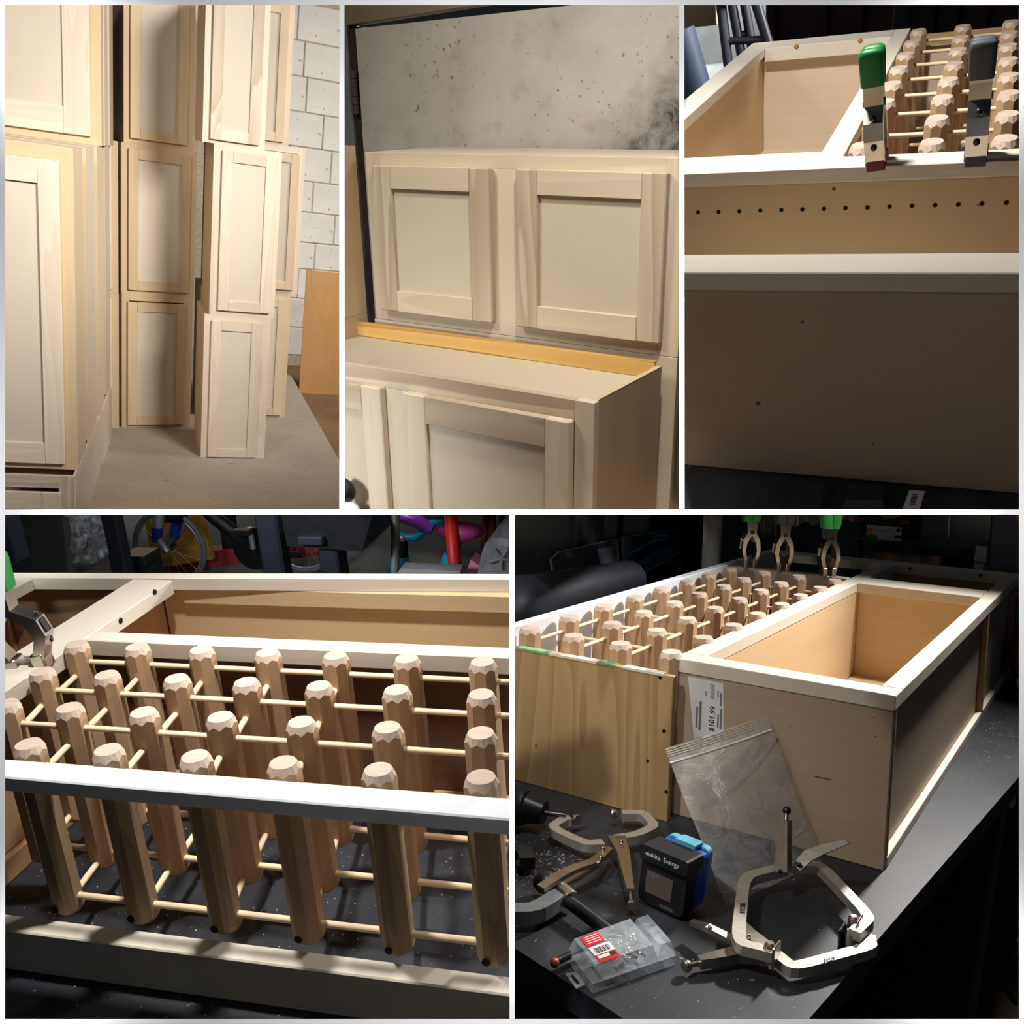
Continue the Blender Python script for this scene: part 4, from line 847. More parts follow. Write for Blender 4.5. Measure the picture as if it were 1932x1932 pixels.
part(kb, 'saddle', MB().ball(v4(1725, 85, ky), .045, 14, (1.5, .8, .55)), 'magenta_grip'); part(kb, 'seat_tube', MB().tube([v4(1715, 120, ky), v4(1690, 170, ky)], .014, 8), 'black'); part(kb, 'frame_tube', MB().tube([v4(1690, 172, ky), v4(1668, 225, ky)], .018, 8), 'teal_bike')
q = v4(1485, 120, 1.3); solo(B4, 'pipe_pole', MB().tube([v4(1480, 270, 1.3), v4(1484, -60, 1.3)], .011, 10), 'grey_pole', 'thin grey pole standing before the teal bicycle', 'pole')
solo(B4, 'red_pole', MB().tube([v4(1710, 270, 1.35), v4(1685, -60, 1.35)], .017, 10), 'red_paint', 'bright red slanting pole in front of the magenta saddle', 'pole')
lid = MB(); z_ = v4(1600, 215, 1.2).z
solo(B4, 'tote_lid', MB().prism([v4(1490, 240, 1.1), v4(1725, 240, 1.1), v4(1735, 208, 1.2), v4(1520, 200, 1.2)], (0, .01, -.02)), 'grey_lid', 'flat grey tote lid just behind the far rail', 'lid')
kk = thing(B4, 'clear_bin', 'clear plastic bin with a moulded star at the right edge', 'bin', v4(1860, 240, 1.15)); ORG[kk.name] = v4(1860, 240, 1.15)
pts = [(1790, 250), (1805, 170), (1820, 130), (1850, 108), (1900, 112), (1960, 130), (1960, 250)]
part(kk, 'shell', MB().prism([v4(x, y, 1.15) for x, y in pts], (0, .2, 0)), 'bin_plastic')
for a0 in range(5):
    an = a0 * 2 * math.pi / 5 + .3; cxy = (1880, 185); part(kk, 'moulded_rib', MB().tube([v4(*cxy, 1.145), v4(cxy[0] + 45 * math.cos(an), cxy[1] + 42 * math.sin(an), 1.145)], .005, 6), 'grey_lid')
solo(B4, 'pink_box', MB().prism([v4(1745, 245, 1.25), v4(1785, 245, 1.25), v4(1800, 215, 1.25), v4(1765, 190, 1.25)], (0, .05, 0)), 'pink', 'small pink packet beside the clear bin', 'packet')
chs = thing(B4, 'wooden_chair', 'reddish chair legs behind the clear bin at the upper right', 'chair', (v4(1860, 120, 2.2).x, 2.2, ZF4)); ORG[chs.name] = Vector((v4(1860, 120, 2.2).x, 2.2, ZF4))
for x0, x1 in ((1822, 1815), (1842, 1850), (1880, 1890), (1900, 1905)):
    a, b = v4(x0, -40, 2.2), v4(x1, 130, 2.2); e = b + (b - a) * ((ZF4 - b.z) / (b.z - a.z)); part(chs, 'leg', MB().tube([a, e], .014, 8), 'brown_leg')
a, b = v4(1815, -40, 2.2), v4(1905, -40, 2.2); part(chs, 'seat', MB().box(a.x - .03, b.x + .03, 2.15, 2.5, a.z, a.z + .03, .004), 'brown_leg')

# ================================================================ bay 5: rack unit from its corner, tools on the table
def c5(x, y): return (962 + .5031 * x, 960 + .5031 * y)
TZ5 = -.257
u5 = thing(B5, 'rack_unit', 'wooden post rack cabinet seen from its corner with a price label on its end', 'cabinet', (-.3, .7, TZ5)); ORG[u5.name] = Vector((-.3, .7, TZ5))
def bx5(nm, x0, x1, y0, y1, z0, z1, m, c=.0012, par=None): return part(par or u5, nm, MB().box(x0, x1, y0, y1, z0, z1, c), m)
bx5('rail', -.339, 0, 0, .046, -.022, 0, 'whitewood'); bx5('stile', -.339, -.303, .0465, 1.40, -.022, 0, 'whitewood'); bx5('stile', -.030, 0, .0465, 1.40, -.022, 0, 'whitewood')
bx5('rail', -.3025, -.0305, .991, 1.10, -.022, 0, 'whitewood'); bx5('rail', -.66, 0, 1.4005, 1.475, -.024, 0, 'whitewood')
fp = bx5('end_panel', -.339, -.0015, .002, .014, TZ5, -.0225, 'grey_face')
pe = bx5('plywood_end', -.632, -.322, -.034, -.020, TZ5, -.021, 'knotty_z')
bx5('inner_panel', -.312, -.304, .0145, 1.39, TZ5, -.0225, 'birch'); bx5('inner_panel', -.3035, -.0205, 1.008, 1.02, TZ5, -.0225, 'birch')
bx5('inner_panel', -.3035, -.0205, 1.402, 1.414, TZ5, -.0245, 'birch_dark')
bx5('bottom_panel', -.303, -.0205, .0145, 1.39, TZ5 + .02, TZ5 + .028, 'birch')
sd = bx5('side_panel', -.020, -.012, .0145, 1.39, TZ5, -.0225, 'grey_face')
bx5('base_rail', -.0115, 0, .0145, .9, TZ5, TZ5 + .016, 'whitewood'); bx5('base_rail', -.0115, 0, .922, 1.39, TZ5, TZ5 + .016, 'whitewood')
bx5('corner_batten', -.0115, -.0005, .0145, .020, TZ5 + .0165, -.0225, 'birch'); bx5('batten', -.0115, -.0005, .9005, .9215, TZ5, -.0225, 'birch_dark'); bx5('batten', -.0115, -.0005, 1.36, 1.39, TZ5 + .0165, -.0225, 'birch_dark')
bx5('front_rail', -.664, -.642, -.02, 1.40, -.16, .008, 'white_paint', .002)
bx5('cross_rail', -.6415, -.3395, 1.03, 1.06, -.06, .002, 'whitewood'); bx5('rack_floor', -.64, -.3405, 1.061, 1.39, -.06, -.05, 'birch_dark')
bx5('rack_side', -.3398, -.328, .0145, 1.03, TZ5, -.06, 'rack_back')
for (x, y, par, yy) in ((1425, 303, None, 1.0075), (1665, 327, None, 1.0075), (1500, 222, None, 1.4), (1765, 250, None, 1.4)):
    q = B5.y(c5(x, y), yy); part(u5, 'pocket_screw', MB().lathe((q.x, yy, min(q.z, -.006)), (0, -1, 0), [(0, .0045), (.001, .0045), (.0014, .001)], 12), 'black_gap')
for (x, y, r) in ((563, 633, .0032), (98, 887, .0026), (578, 834, .0036), (517, 945, .003), (586, 1062, .0032)):
    q = B5.y(c5(x, y), -.034); part(pe, 'knot', MB().lathe((q.x, -.0339, q.z), (0, -1, 0), [(0, r), (.0006, r * .8)], 12), 'black_gap' if r > .0027 else 'rack_back')
for (x, y, r) in ((1050, 815, .0012), (1370, 853, .0012), (1365, 783, .001)):
    q = B5.y(c5(x, y), .002); part(fp, 'knot', MB().lathe((q.x, .0021, q.z), (0, -1, 0), [(0, r), (.0005, r)], 10), 'rack_back')
a, b = B5.y(c5(1140, 1002), .002), B5.y(c5(1205, 1006), .002); part(fp, 'bark_streak', MB().box(a.x, b.x, .0016, .003, a.z - .0008, a.z + .0006), 'rack_back')
# green and pale tape scraps on the plywood edge
for (x0, x1, y0, y1, m) in ((30, 150, 508, 523, 'tape_green'), (150, 240, 524, 540, 'whitewood_x'), (245, 400, 541, 565, 'whitewood_x'), (330, 400, 552, 566, 'tape_green'), (430, 580, 572, 600, 'whitewood_x')):
    p, q = B5.y(c5(x0, y0), -.03), B5.y(c5(x1, y1), -.03); part(pe, 'tape_scrap', MB().box(p.x, q.x, -.0348, -.0195, -.0235, -.0196), m)
pm5 = post_mesh(.2, .034, 1.35, 'post')
def lx(i): return -.616 + .09 * i
for i in range(4):
    for j in range(8):
        x, y = lx(i), .006 + .136 * j if j < 7 else .952
        y = .006 + .1355 * j
        put_post(u5, pm5, (x + .0015 * math.sin(i * 5 + 3 * j), y, .008))
        if i < 3: dowel(u5, (x + .012, y, -.030), (lx(i + 1) - .012, y, -.030)); dowel(u5, (x + .012, y, -.17), (lx(i + 1) - .012, y, -.17))
        if j < 7: dowel(u5, (x, y + .018, -.018), (x, y + .1185, -.018)); dowel(u5, (x, y + .018, -.18), (x, y + .1185, -.18))
# price label: paper, price, bar code, small print
def e5(x, y): q = B5.y(c5(x, y), .0015); return Vector((q.x, .0015, q.z))
lb = part(fp, 'price_label', MB().prism([e5(668, 628), e5(690, 862), e5(802, 838), e5(800, 655)], (0, .0004, 0)), 'paper')
def small(nm, mb, m): return part(lb, nm, mb, m) if False else part(fp, nm, mb, m)
og = e5(764, 836); og.y = .0011
tm = text_mb('$101.99', .0125, og, (.03, 0, 1), (-1, 0, .03)); small('price_text', tm, 'ink')
for k in range(12):
    p = e5(752, 655 + k * 4.8); q = e5(768, 655 + k * 4.8 + 2.4); small('bar_code', MB().box(p.x, q.x, .0008, .0012, q.z, p.z), 'ink')
for (x, y0, y1) in ((700, 740, 820), (712, 720, 830), (790, 690, 740), (790, 750, 825), (779, 680, 705), (779, 770, 820), (735, 683, 700)):
    p, q = e5(x, y0), e5(x + 2.5, y1); small('small_print', MB().box(p.x, q.x, .0009, .0012, q.z, p.z), 'ink_grey')
# clamps on the cross rail
for (x, y, lb_, gr, g2) in ((895, 232, 'chrome spring clamp with bright green grips beside the white pipe', 'green_light', 0), (1018, 240, 'chrome spring clamp with grey grips, middle one on the cross rail', 'grey_rubber', 1), (1190, 258, 'chrome spring clamp with bright green grips at the cross rail right end', 'green_light', 1)):
    q = B5.y(c5(x, y), 1.045); spring_clamp(B5, (q.x, 1.045, .012), math.pi / 2 - .9, lb_, H=.165, w=.026, grip=gr, pad='steel', sticker=True, open_=.014)
# table
def ex(y): return .008 + (.102 / .987) * (y + .41)
tp = [(-1.5, -.17), (-.0, -.562), (ex(2.0), 2.0), (-1.5, 2.0)]
tb = thing(B5, 'work_table', 'black work table under the rack, scattered with tools and shavings', 'table', (-.3, .6, TZ5 - .03)); ORG[tb.name] = Vector((-.3, .6, TZ5 - .03))
part(tb, 'table_top', MB().prism([(x, y, TZ5 - .032) for x, y in tp], (0, 0, .032)), 'table_black')
part(tb, 'under_rail', MB().sweep([(ex(-.5) - .035, -.5, TZ5 - .045), (ex(1.9) - .035, 1.9, TZ5 - .045)], .018, .018), 'grey_pole')
part(tb, 'under_rail', MB().sweep([(-1.4, -.15, TZ5 - .045), (-.05, -.50, TZ5 - .045)], .018, .018), 'grey_pole')
la = B5.x(c5(1848, 1120), .03); lb2 = B5.x(c5(1725, 1910), .03)
part(tb, 'leg', MB().tube([la, la + (lb2 - la) * 2.2], .010, 8), 'grey_pole')
part(tb, 'leg', MB().tube([(-.1, -.45, TZ5 - .05), (-.1, -.47, -.95)], .010, 8), 'grey_pole')
part(tb, 'leg', MB().tube([B5.x(c5(1915, 1620), .1), B5.x(c5(1775, 1915), .02)], .008, 8), 'grey_pole')
q = B5.x(c5(1880, 1092), ex(.5)); part(tb, 'latch', MB().ball(q, .012, 10, (.6, 1, 1.4)), 'chrome')
def t5(x, y, h=0.0): return B5.z(c5(x, y), TZ5 + h)
# sawdust
ch = MB(); rc = random.Random(21)
for k in range(700):
    if k < 330: x, y = rc.gauss(120, 70), rc.gauss(1330, 60)
    elif k < 520: x, y = rc.gauss(1830, 50), rc.gauss(860, 60)
    else: x, y = rc.uniform(30, 1850), rc.uniform(1150, 1880)
    p = t5(x, y); s = rc.uniform(.0004, .0012)
    if p.y > -.04 and p.x < .002: continue
    if p.x > ex(p.y) - .005 or p.y < -.562 - .262 * (p.x) + .01: continue
    a = rc.uniform(0, 6); st_ = rc.choice((1, 1, 3)); ch.prism([(p.x + s * st_ * math.cos(a), p.y + s * st_ * math.sin(a), TZ5), (p.x + s * .6 * math.cos(a + 1.6), p.y + s * .6 * math.sin(a + 1.6), TZ5), (p.x - s * st_ * math.cos(a), p.y - s * st_ * math.sin(a), TZ5)], (0, 0, s * .5))
solo(B5, 'wood_shavings', ch, 'sawdust', 'pale shavings and dust scattered over the black table', 'shavings', kind='stuff')
# ---------------- locking clamps
def lk(name, label): o = t5(*name); t = thing(B5, 'locking_clamp', label, 'clamp', o, group='locking clamps on the table'); ORG[t.name] = o.copy(); return t
def arc(pts, n=3, k=.28):
    out = [Vector(pts[0])]
    for i in range(1, len(pts) - 1):
        a, b, c = Vector(pts[i - 1]), Vector(pts[i]), Vector(pts[i + 1])
        p, q = b.lerp(a, k), b.lerp(c, k)
        for j in range(n + 1): t = j / n; out.append((p * (1 - t) + b * t) * (1 - t) + (b * (1 - t) + q * t) * t)
    return out + [Vector(pts[-1])]
h1 = .026
c1 = lk((1060, 1450), 'bright locking clamp with big C-shaped jaws and its handles raised against the plastic bag')
part(c1, 'jaw', MB().sweep(arc([t5(*p, h1) for p in ((1030, 1352), (878, 1392), (852, 1640), (985, 1672))], 4, .22), .0155, .012), 'cast_steel')
part(c1, 'jaw', MB().sweep(arc([t5(*p, h1) for p in ((1050, 1345), (1165, 1345), (1350, 1545), (1292, 1600))], 4, .2), .015, .012), 'cast_steel')
for (x, y) in ((975, 1662), (1288, 1560)):
    q = t5(x, y, h1); sw = part(c1, 'swivel_pad', MB().lathe(q + Vector((0, 0, -.012)), (0, 0, 1), [(0, .007), (.02, .007), (.024, .004)], 14), 'steel')
    part(sw, 'pad_plate', MB().box(q.x + .006, q.x + .009, q.y - .012, q.y + .012, q.z - .014, q.z + .012, .001), 'steel')
hA = t5(1022, 1362, h1 + .006); hT = hA + Vector((.0, .01, .085)); hT = B5.y(c5(1036, 1168), hA.y + .035)
part(c1, 'handle', MB().sweep([hA, hA.lerp(hT, .45), hT], [.022, .017, .011], .012, (-.3, -1, .3)), 'steel'); part(c1, 'adjusting_screw', MB().tube([hT, hT + (hT - hA).normalized() * .012], .0035, 8), 'steel'); part(c1, 'screw_knob', MB().ball(hT + (hT - hA).normalized() * .013, .006, 10), 'dark_steel')
l0 = t5(1078, 1345, h1 + .006); l1_ = B5.y(c5(1120, 1300), l0.y + .01); l2 = B5.y(c5(1180, 1275), l0.y + .02); l3 = B5.y(c5(1268, 1248), l0.y + .03)
part(c1, 'release_lever', MB().sweep([l0, l1_, l2, l3], [.013, .015, .012, .006], .008, (0, -1, .4)), 'steel')
for (x, y) in ((1015, 1360), (1030, 1340), (1085, 1335)):
    q = t5(x, y, h1 + .013); part(c1, 'rivet', MB().ball(q, .0035, 8), 'dark_steel')
for (x0, y0, x1, y1) in ((872, 1478, 884, 1516),):
    p, q = t5(x0, y0, h1 + .0062), t5(x1, y1, h1 + .0062); mk = MB().prism([t5(864, 1480, h1 + .006), t5(862, 1516, h1 + .006), t5(881, 1517, h1 + .006), t5(884, 1481, h1 + .006)], (0, 0, .0004)); part(c1, 'stamped_mark', mk, 'dark_steel')
    tq = t5(878, 1512, h1 + .0066); part(c1, 'stamped_text', text_mb('JSA', .0095, tq, t5(880, 1484, h1) - t5(878, 1512, h1), t5(864, 1512, h1) - t5(878, 1512, h1)), 'cast_steel')
c2_ = lk((1100, 1700), 'locking clamp with its jaw towards the table edge and its handles pointing left')
h2 = .014
part(c2_, 'jaw', MB().sweep(arc([t5(*p, h2) for p in ((985, 1672), (1062, 1735), (1352, 1655), (1345, 1612))], 4, .2), .0155, .012), 'cast_steel')
q = t5(1275, 1620, h2); sw = part(c2_, 'swivel_pad', MB().lathe(q + Vector((0, 0, -.013)), (0, 0, 1), [(0, .008), (.022, .008), (.027, .004)], 14), 'steel'); part(sw, 'pad_plate', MB().box(q.x - .011, q.x - .008, q.y - .013, q.y + .013, q.z - .013, q.z + .016, .001), 'dark_steel')
part(c2_, 'linkage', MB().sweep([t5(980, 1655, .018), t5(900, 1600, .02), t5(870, 1560, .02)], [.016, .02, .012], .006), 'steel')
part(c2_, 'handle', MB().sweep([t5(985, 1680, .012), t5(850, 1672, .013), t5(770, 1690, .013), t5(710, 1702, .012)], [.016, .017, .014, .010], .012), 'steel')
part(c2_, 'adjusting_screw', MB().tube([t5(712, 1702, .012), t5(665, 1714, .011)], .003, 8), 'steel'); part(c2_, 'screw_knob', MB().lathe(t5(672, 1712, .011), t5(655, 1716, .011) - t5(672, 1712, .011), [(0, .006), (.004, .0075), (.007, .0065)], 12), 'steel')
part(c2_, 'release_lever', MB().sweep([t5(850, 1625, .016), t5(800, 1600, .02), t5(740, 1570, .024), t5(680, 1550, .02)], [.016, .012, .011, .008], .006), 'steel')
part(c2_, 'rivet', MB().ball(t5(893, 1605, .026), .004, 8), 'chrome'); part(c2_, 'rivet', MB().ball(t5(750, 1572, .028), .003, 8), 'chrome')
p = [t5(1178, 1690, h2 + .006), t5(1176, 1704, h2 + .006), t5(1216, 1694, h2 + .006), t5(1218, 1681, h2 + .006)]; part(c2_, 'stamped_mark', MB().prism(p, (0, 0, .0004)), 'dark_steel')
part(c2_, 'stamped_text', text_mb('JSA', .0085, t5(1183, 1701, h2 + .0068), t5(1213, 1692, h2) - t5(1183, 1701, h2), t5(1181, 1688, h2) - t5(1183, 1701, h2)), 'cast_steel')
c3_ = lk((300, 1300), 'brown-tinged locking clamp lying at the left with its jaw around a dark gap')
h3 = .02
part(c3_, 'jaw', MB().sweep(arc([t5(*p, h3) for p in ((225, 1170), (205, 1172), (152, 1205), (285, 1268), (350, 1262))], 4, .3), [.014] * 3 + [.016] * 20 if False else .0155, .012), 'cast_steel')
part(c3_, 'jaw', MB().sweep(arc([t5(*p, h3) for p in ((395, 1245), (480, 1232), (545, 1200), (500, 1150), (420, 1150))], 4, .3), .0155, .012), 'cast_steel')
part(c3_, 'swivel_pad', MB().lathe(t5(240, 1160, h3), t5(262, 1172, h3) - t5(240, 1160, h3), [(0, .006), (.006, .009), (.009, .008)], 12), 'steel'); part(c3_, 'swivel_pad', MB().lathe(t5(400, 1145, h3), t5(380, 1145, h3) - t5(400, 1145, h3), [(0, .006), (.006, .009), (.009, .008)], 12), 'steel')
part(c3_, 'handle', MB().sweep([t5(400, 1240, h3), t5(425, 1300, h3), t5(440, 1380, .02), t5(452, 1440, .018)], [.026, .018, .013, .010], .012), 'steel'); part(c3_, 'adjusting_screw', MB().tube([t5(452, 1440, .018), t5(458, 1490, .014)], .003, 8), 'steel'); part(c3_, 'screw_knob', MB().lathe(t5(456, 1480, .014), t5(459, 1500, .013) - t5(456, 1480, .014), [(0, .006), (.004, .0075), (.007, .0065)], 12), 'steel')
part(c3_, 'release_lever', MB().sweep(arc([t5(370, 1275, .024), t5(320, 1325, .03), t5(240, 1350, .036), t5(175, 1385, .036), t5(115, 1425, .03)], 2), .014, .006), 'steel')
part(c3_, 'spring_plate', MB().sweep([t5(330, 1335, .020), t5(250, 1380, .022), t5(160, 1425, .022)], [.008, .014, .008], .004), 'steel')
for (x, y, h) in ((350, 1275, .03), (343, 1308, .034), (418, 1248, .03), (330, 1330, .034)): part(c3_, 'rivet', MB().ball(t5(x, y, h), .0035, 8), 'chrome')
# ---------------- G-clamp
o = t5(150, 1480); gc = thing(B5, 'screw_clamp', 'old dark G-clamp with a long threaded screw, cut by the left edge', 'clamp', o); ORG[gc.name] = o.copy()
part(gc, 'frame', MB().sweep(arc([t5(*p, .018) for p in ((-90, 1400), (-60, 1520), (90, 1520), (160, 1480), (195, 1440))], 3, .3), .022, .018), 'grey_pole')
part(gc, 'frame', MB().sweep(arc([t5(*p, .018) for p in ((-90, 1380), (-20, 1285), (50, 1285), (65, 1330))], 3, .3), .022, .016), 'dark_steel') 
part(gc, 'screw_boss', MB().lathe(t5(185, 1425, .022), t5(230, 1470, .018) - t5(185, 1425, .022), [(0, .011), (.022, .0125), (.026, .012)], 14), 'steel')
part(gc, 'round_foot', MB().ball(t5(135, 1400, .02), .018, 14, (1, 1, .8)), 'black_plastic')
a, b = t5(215, 1470, .018), t5(385, 1598, .016); n_ = 30; prof = []
L = (b - a).length
for k in range(n_): prof += [(L * k / n_, .0085), (L * (k + .5) / n_, .0068)]
part(gc, 'threaded_screw', MB().lathe(a, b - a, prof, 12), 'dark_steel'); part(gc, 'tommy_bar', MB().tube([t5(168, 1702, .012), t5(235, 1668, .012), t5(420, 1585, .014)], .0045, 10), 'dark_steel'); part(gc, 'tommy_bar_end', MB().ball(t5(168, 1702, .012), .0058, 10), 'copper')
# ---------------- battery pack: rounded case on its edge, leaning back
o = t5(600, 1500); bt = thing(B5, 'battery_pack', 'black and blue power tool battery standing on its edge', 'battery', o); ORG[bt.name] = o.copy()
pA, pB, pC, pD = t5(478, 1462, .004), t5(645, 1540, .004), None, None
fx = (pB - pA); fx.z = 0; wB = fx.length; fx.normalize(); fn = Vector((-fx.y, fx.x, 0)); up_ = Vector((0, 0, 1))
hB = (B5.pl(c5(690, 1340), pB, fn) - pB).z
def bp5(s, d, h): return pA + fx * (wB * s) + fn * d + up_ * (h * hB) + fx * (wB * .10 * h)
def slab5(d0, d1, s0, s1, h0, h1, r, n=4):
    pts = []
    for (cs, chh, a0) in ((s1 - r, h1 - r, 0), (s0 + r, h1 - r, 90), (s0 + r, h0 + r, 180), (s1 - r, h0 + r, 270)):
        for k in range(n + 1): a = math.radians(a0 + 90 * k / n); pts.append(bp5(cs + r * math.cos(a), d0, chh + r * math.sin(a)))
    return MB().prism(pts, fn * (d1 - d0))
part(bt, 'case', slab5(0, .022, 0, 1, 0, 1, .12), 'black_plastic'); part(bt, 'blue_band', slab5(.0222, .046, .02, 1.0, .02, 1.02, .12), 'battery_blue'); part(bt, 'cyan_shell', slab5(.0462, .056, .04, .98, .1, 1.06, .12), 'cyan_plastic')
part(bt, 'top_lip', slab5(-.006, .030, -.02, 1.03, .80, 1.06, .06), 'black_plastic')
lbl = part(bt, 'rating_label', slab5(-.0006, .0, .14, .72, .2, .60, .02), 'paper_dark')
part(lbl, 'label_text', text_mb('18V', .010, bp5(.18, -.0008, .50), fx, up_, .0002), 'ink_grey')
part(bt, 'brand_text', text_mb('makita  Energy', .0088, bp5(.12, -.0062, .90), fx + up_ * .0, up_, .0003), 'paper'); part(bt, 'brand_text', text_mb('makita', .008, bp5(.5, -.0006, .05), fx, up_, .0003), 'ink_grey')
lt = part(bt, 'release_latch', slab5(.031, .05, .35, .8, 1.03, 1.13, .04), 'cyan_plastic')
# ---------------- small parts case
o = t5(410, 1690); cs = thing(B5, 'parts_case', 'clear plastic case of small screws with red labels and a hang tab', 'case', o); ORG[cs.name] = o.copy()
k0, k1, k2, k3 = t5(215, 1700, 0), t5(310, 1822, 0), t5(622, 1712, 0), t5(515, 1585, 0)
hc = .030
def kp(s, t, h): p = k0.lerp(k3, s).lerp(k1.lerp(k2, s), t); return Vector((p.x, p.y, TZ5 + h))
def kprism(s0, s1, t0, t1, h0, h1, ins=.03):
    return MB().hexa([kp(s0, t1, h0), kp(s1, t1, h0), kp(s1, t0, h0), kp(s0, t0, h0)], [kp(s0 + ins, t1 - ins * 2, h1), kp(s1 - ins, t1 - ins * 2, h1), kp(s1 - ins, t0 + ins * 2, h1), kp(s0 + ins, t0 + ins * 2, h1)])
part(cs, 'tray', kprism(0, 1, 0, 1, .001, .012, .0), 'case_plastic'); part(cs, 'cover', kprism(0, .78, 0, 1, .0125, hc, .045), 'case_plastic'); part(cs, 'sliding_lid', kprism(.785, 1, .02, .98, .0125, hc - .003, .035), 'case_plastic')
tabp = [kp(-.02, .42, .004), kp(-.13, .36, .004), kp(-.13, .82, .004), kp(-.02, .80, .004)]; tb_ = part(cs, 'hang_tab', MB().prism(tabp, (0, 0, .0015)), 'case_plastic'); part(tb_, 'hang_slot', MB().prism([kp(-.07, .48, .0056), kp(-.10, .48, .0056), kp(-.10, .74, .0056), kp(-.07, .74, .0056)], (0, 0, .0003)), 'black_gap')
l1b = part(cs, 'red_label', MB().hexa([kp(.10, .42, hc + .0002), kp(.31, .42, hc + .0002), kp(.31, .12, hc + .0002), kp(.10, .12, hc + .0002)], [kp(.10, .42, hc + .0007), kp(.31, .42, hc + .0007), kp(.31, .12, hc + .0007), kp(.10, .12, hc + .0007)]), 'red_label')
for k in range(4): part(l1b, 'small_print', MB().prism([kp(.13, .17 + .06 * k, hc + .0008), kp(.29, .17 + .06 * k, hc + .0008), kp(.29, .185 + .06 * k, hc + .0008), kp(.13, .185 + .06 * k, hc + .0008)], (0, 0, .0001)), 'paper')
l2b = part(cs, 'red_label', MB().hexa([kp(.10, .93, hc + .0002), kp(.34, .93, hc + .0002), kp(.34, .48, hc + .0002), kp(.10, .48, hc + .0002)], [kp(.10, .93, hc + .0007), kp(.34, .93, hc + .0007), kp(.34, .48, hc + .0007), kp(.10, .48, hc + .0007)]), 'red_label')
wp = part(l2b, 'bar_code_field', MB().prism([kp(.10, .72, hc + .0008), kp(.34, .72, hc + .0008), kp(.34, .48, hc + .0008), kp(.10, .48, hc + .0008)], (0, 0, .0003)), 'paper')
for k in range(14):
    s = .135 + .0125 * k; wbar = .004 + .003 * (k % 3); part(l2b, 'bar_code', MB().prism([kp(s, .69, hc + .0012), kp(s + wbar, .69, hc + .0012), kp(s + wbar, .53, hc + .0012), kp(s, .53, hc + .0012)], (0, 0, .0001)), 'ink')
part(l2b, 'print_field', MB().prism([kp(.12, .83, hc + .0008), kp(.25, .83, hc + .0008), kp(.25, .745, hc + .0008), kp(.12, .745, hc + .0008)], (0, 0, .0002)), 'paper'); part(l2b, 'symbol_field', MB().prism([kp(.26, .83, hc + .0008), kp(.32, .83, hc + .0008), kp(.32, .745, hc + .0008), kp(.26, .745, hc + .0008)], (0, 0, .0002)), 'ink')
rs = random.Random(8)
for k in range(26):
    s, t, a = rs.uniform(.4, .72), rs.uniform(.2, .85), rs.uniform(0, 3.1); p = kp(s, t, .0165 + rs.uniform(0, .006)); dv = Vector((math.cos(a), math.sin(a), rs.uniform(-.2, .2))) * .008
    scw = solo(B5, 'screw', MB().tube([p - dv, p + dv * .9, p + dv], [.0012, .0012, .003], 6), 'chrome', 'tiny bright screw inside the clear parts case', 'screw', 'screws in the parts case')
# ---------------- zip bag leaning on the end of the rack
g0, g1_, g2_, g3 = (583, 898), (962, 772), (1168, 1325), (812, 1492)
bl, br = t5(812, 1492, .001), t5(1168, 1325, .001)
tl, tr = B5.y(c5(583, 898), -.062), B5.y(c5(962, 772), -.012)
rows = []
for i in range(22):
    row = []; t = i / 21
    for j in range(16):
        s = j / 15; p = tl.lerp(tr, s).lerp(bl.lerp(br, s), t)
        w_ = .004 * math.sin(7 * s + 3 * t) * math.sin(math.pi * t) + .003 * math.sin(15 * s - 6 * t) * (1 - abs(2 * t - 1)) - .012 * math.sin(math.pi * s) * (1 - t) ** 3
        row.append(p + Vector((0, w_ - .004 * math.sin(math.pi * t), 0)))
    rows.append(row)
o = (bl + br) / 2; o.z = TZ5; zb = thing(B5, 'zip_bag', 'clear zip-top plastic bag leaning on the end of the rack', 'bag', o); ORG[zb.name] = o.copy()
part(zb, 'film', MB().grid(rows), 'bag_film')
def bagline(t, s0=0, s1=1, n=14): 
    i = t * 21; a = int(min(20, i)); f = i - a
    return [rows[a][min(15, round(s * 15))].lerp(rows[a + 1][min(15, round(s * 15))], f) + Vector((0, -.0015, .0)) for s in [s0 + (s1 - s0) * k / n for k in range(n + 1)]]
part(zb, 'zip_seal', MB().tube(bagline(.105), .0016, 6), 'paper')
for t in (.012, .028, .044, .06): part(zb, 'zip_ridge', MB().tube(bagline(t, 0, .88), .0006, 5), 'pipe_white')
# drill at the left edge, mostly in the dark
o = t5(20, 1120); dr = thing(B5, 'power_drill', 'dark teal power drill lying in the shadow at the left edge', 'drill', o); ORG[dr.name] = o.copy()
part(dr, 'body', MB().tube([t5(-120, 1090, .035), t5(10, 1110, .035), t5(60, 1120, .035)], [.035, .034, .026], 14), 'navy_black'); part(dr, 'chuck', MB().tube([t5(60, 1120, .032), t5(130, 1140, .030)], [.024, .018], 14), 'black_plastic'); part(dr, 'bit', MB().tube([t5(130, 1140, .03), t5(210, 1150, .028)], .004, 8), 'dark_steel'); part(dr, 'handle', MB().tube([t5(-60, 1110, .02), t5(-90, 1230, .02)], .02, 10), 'black_plastic')
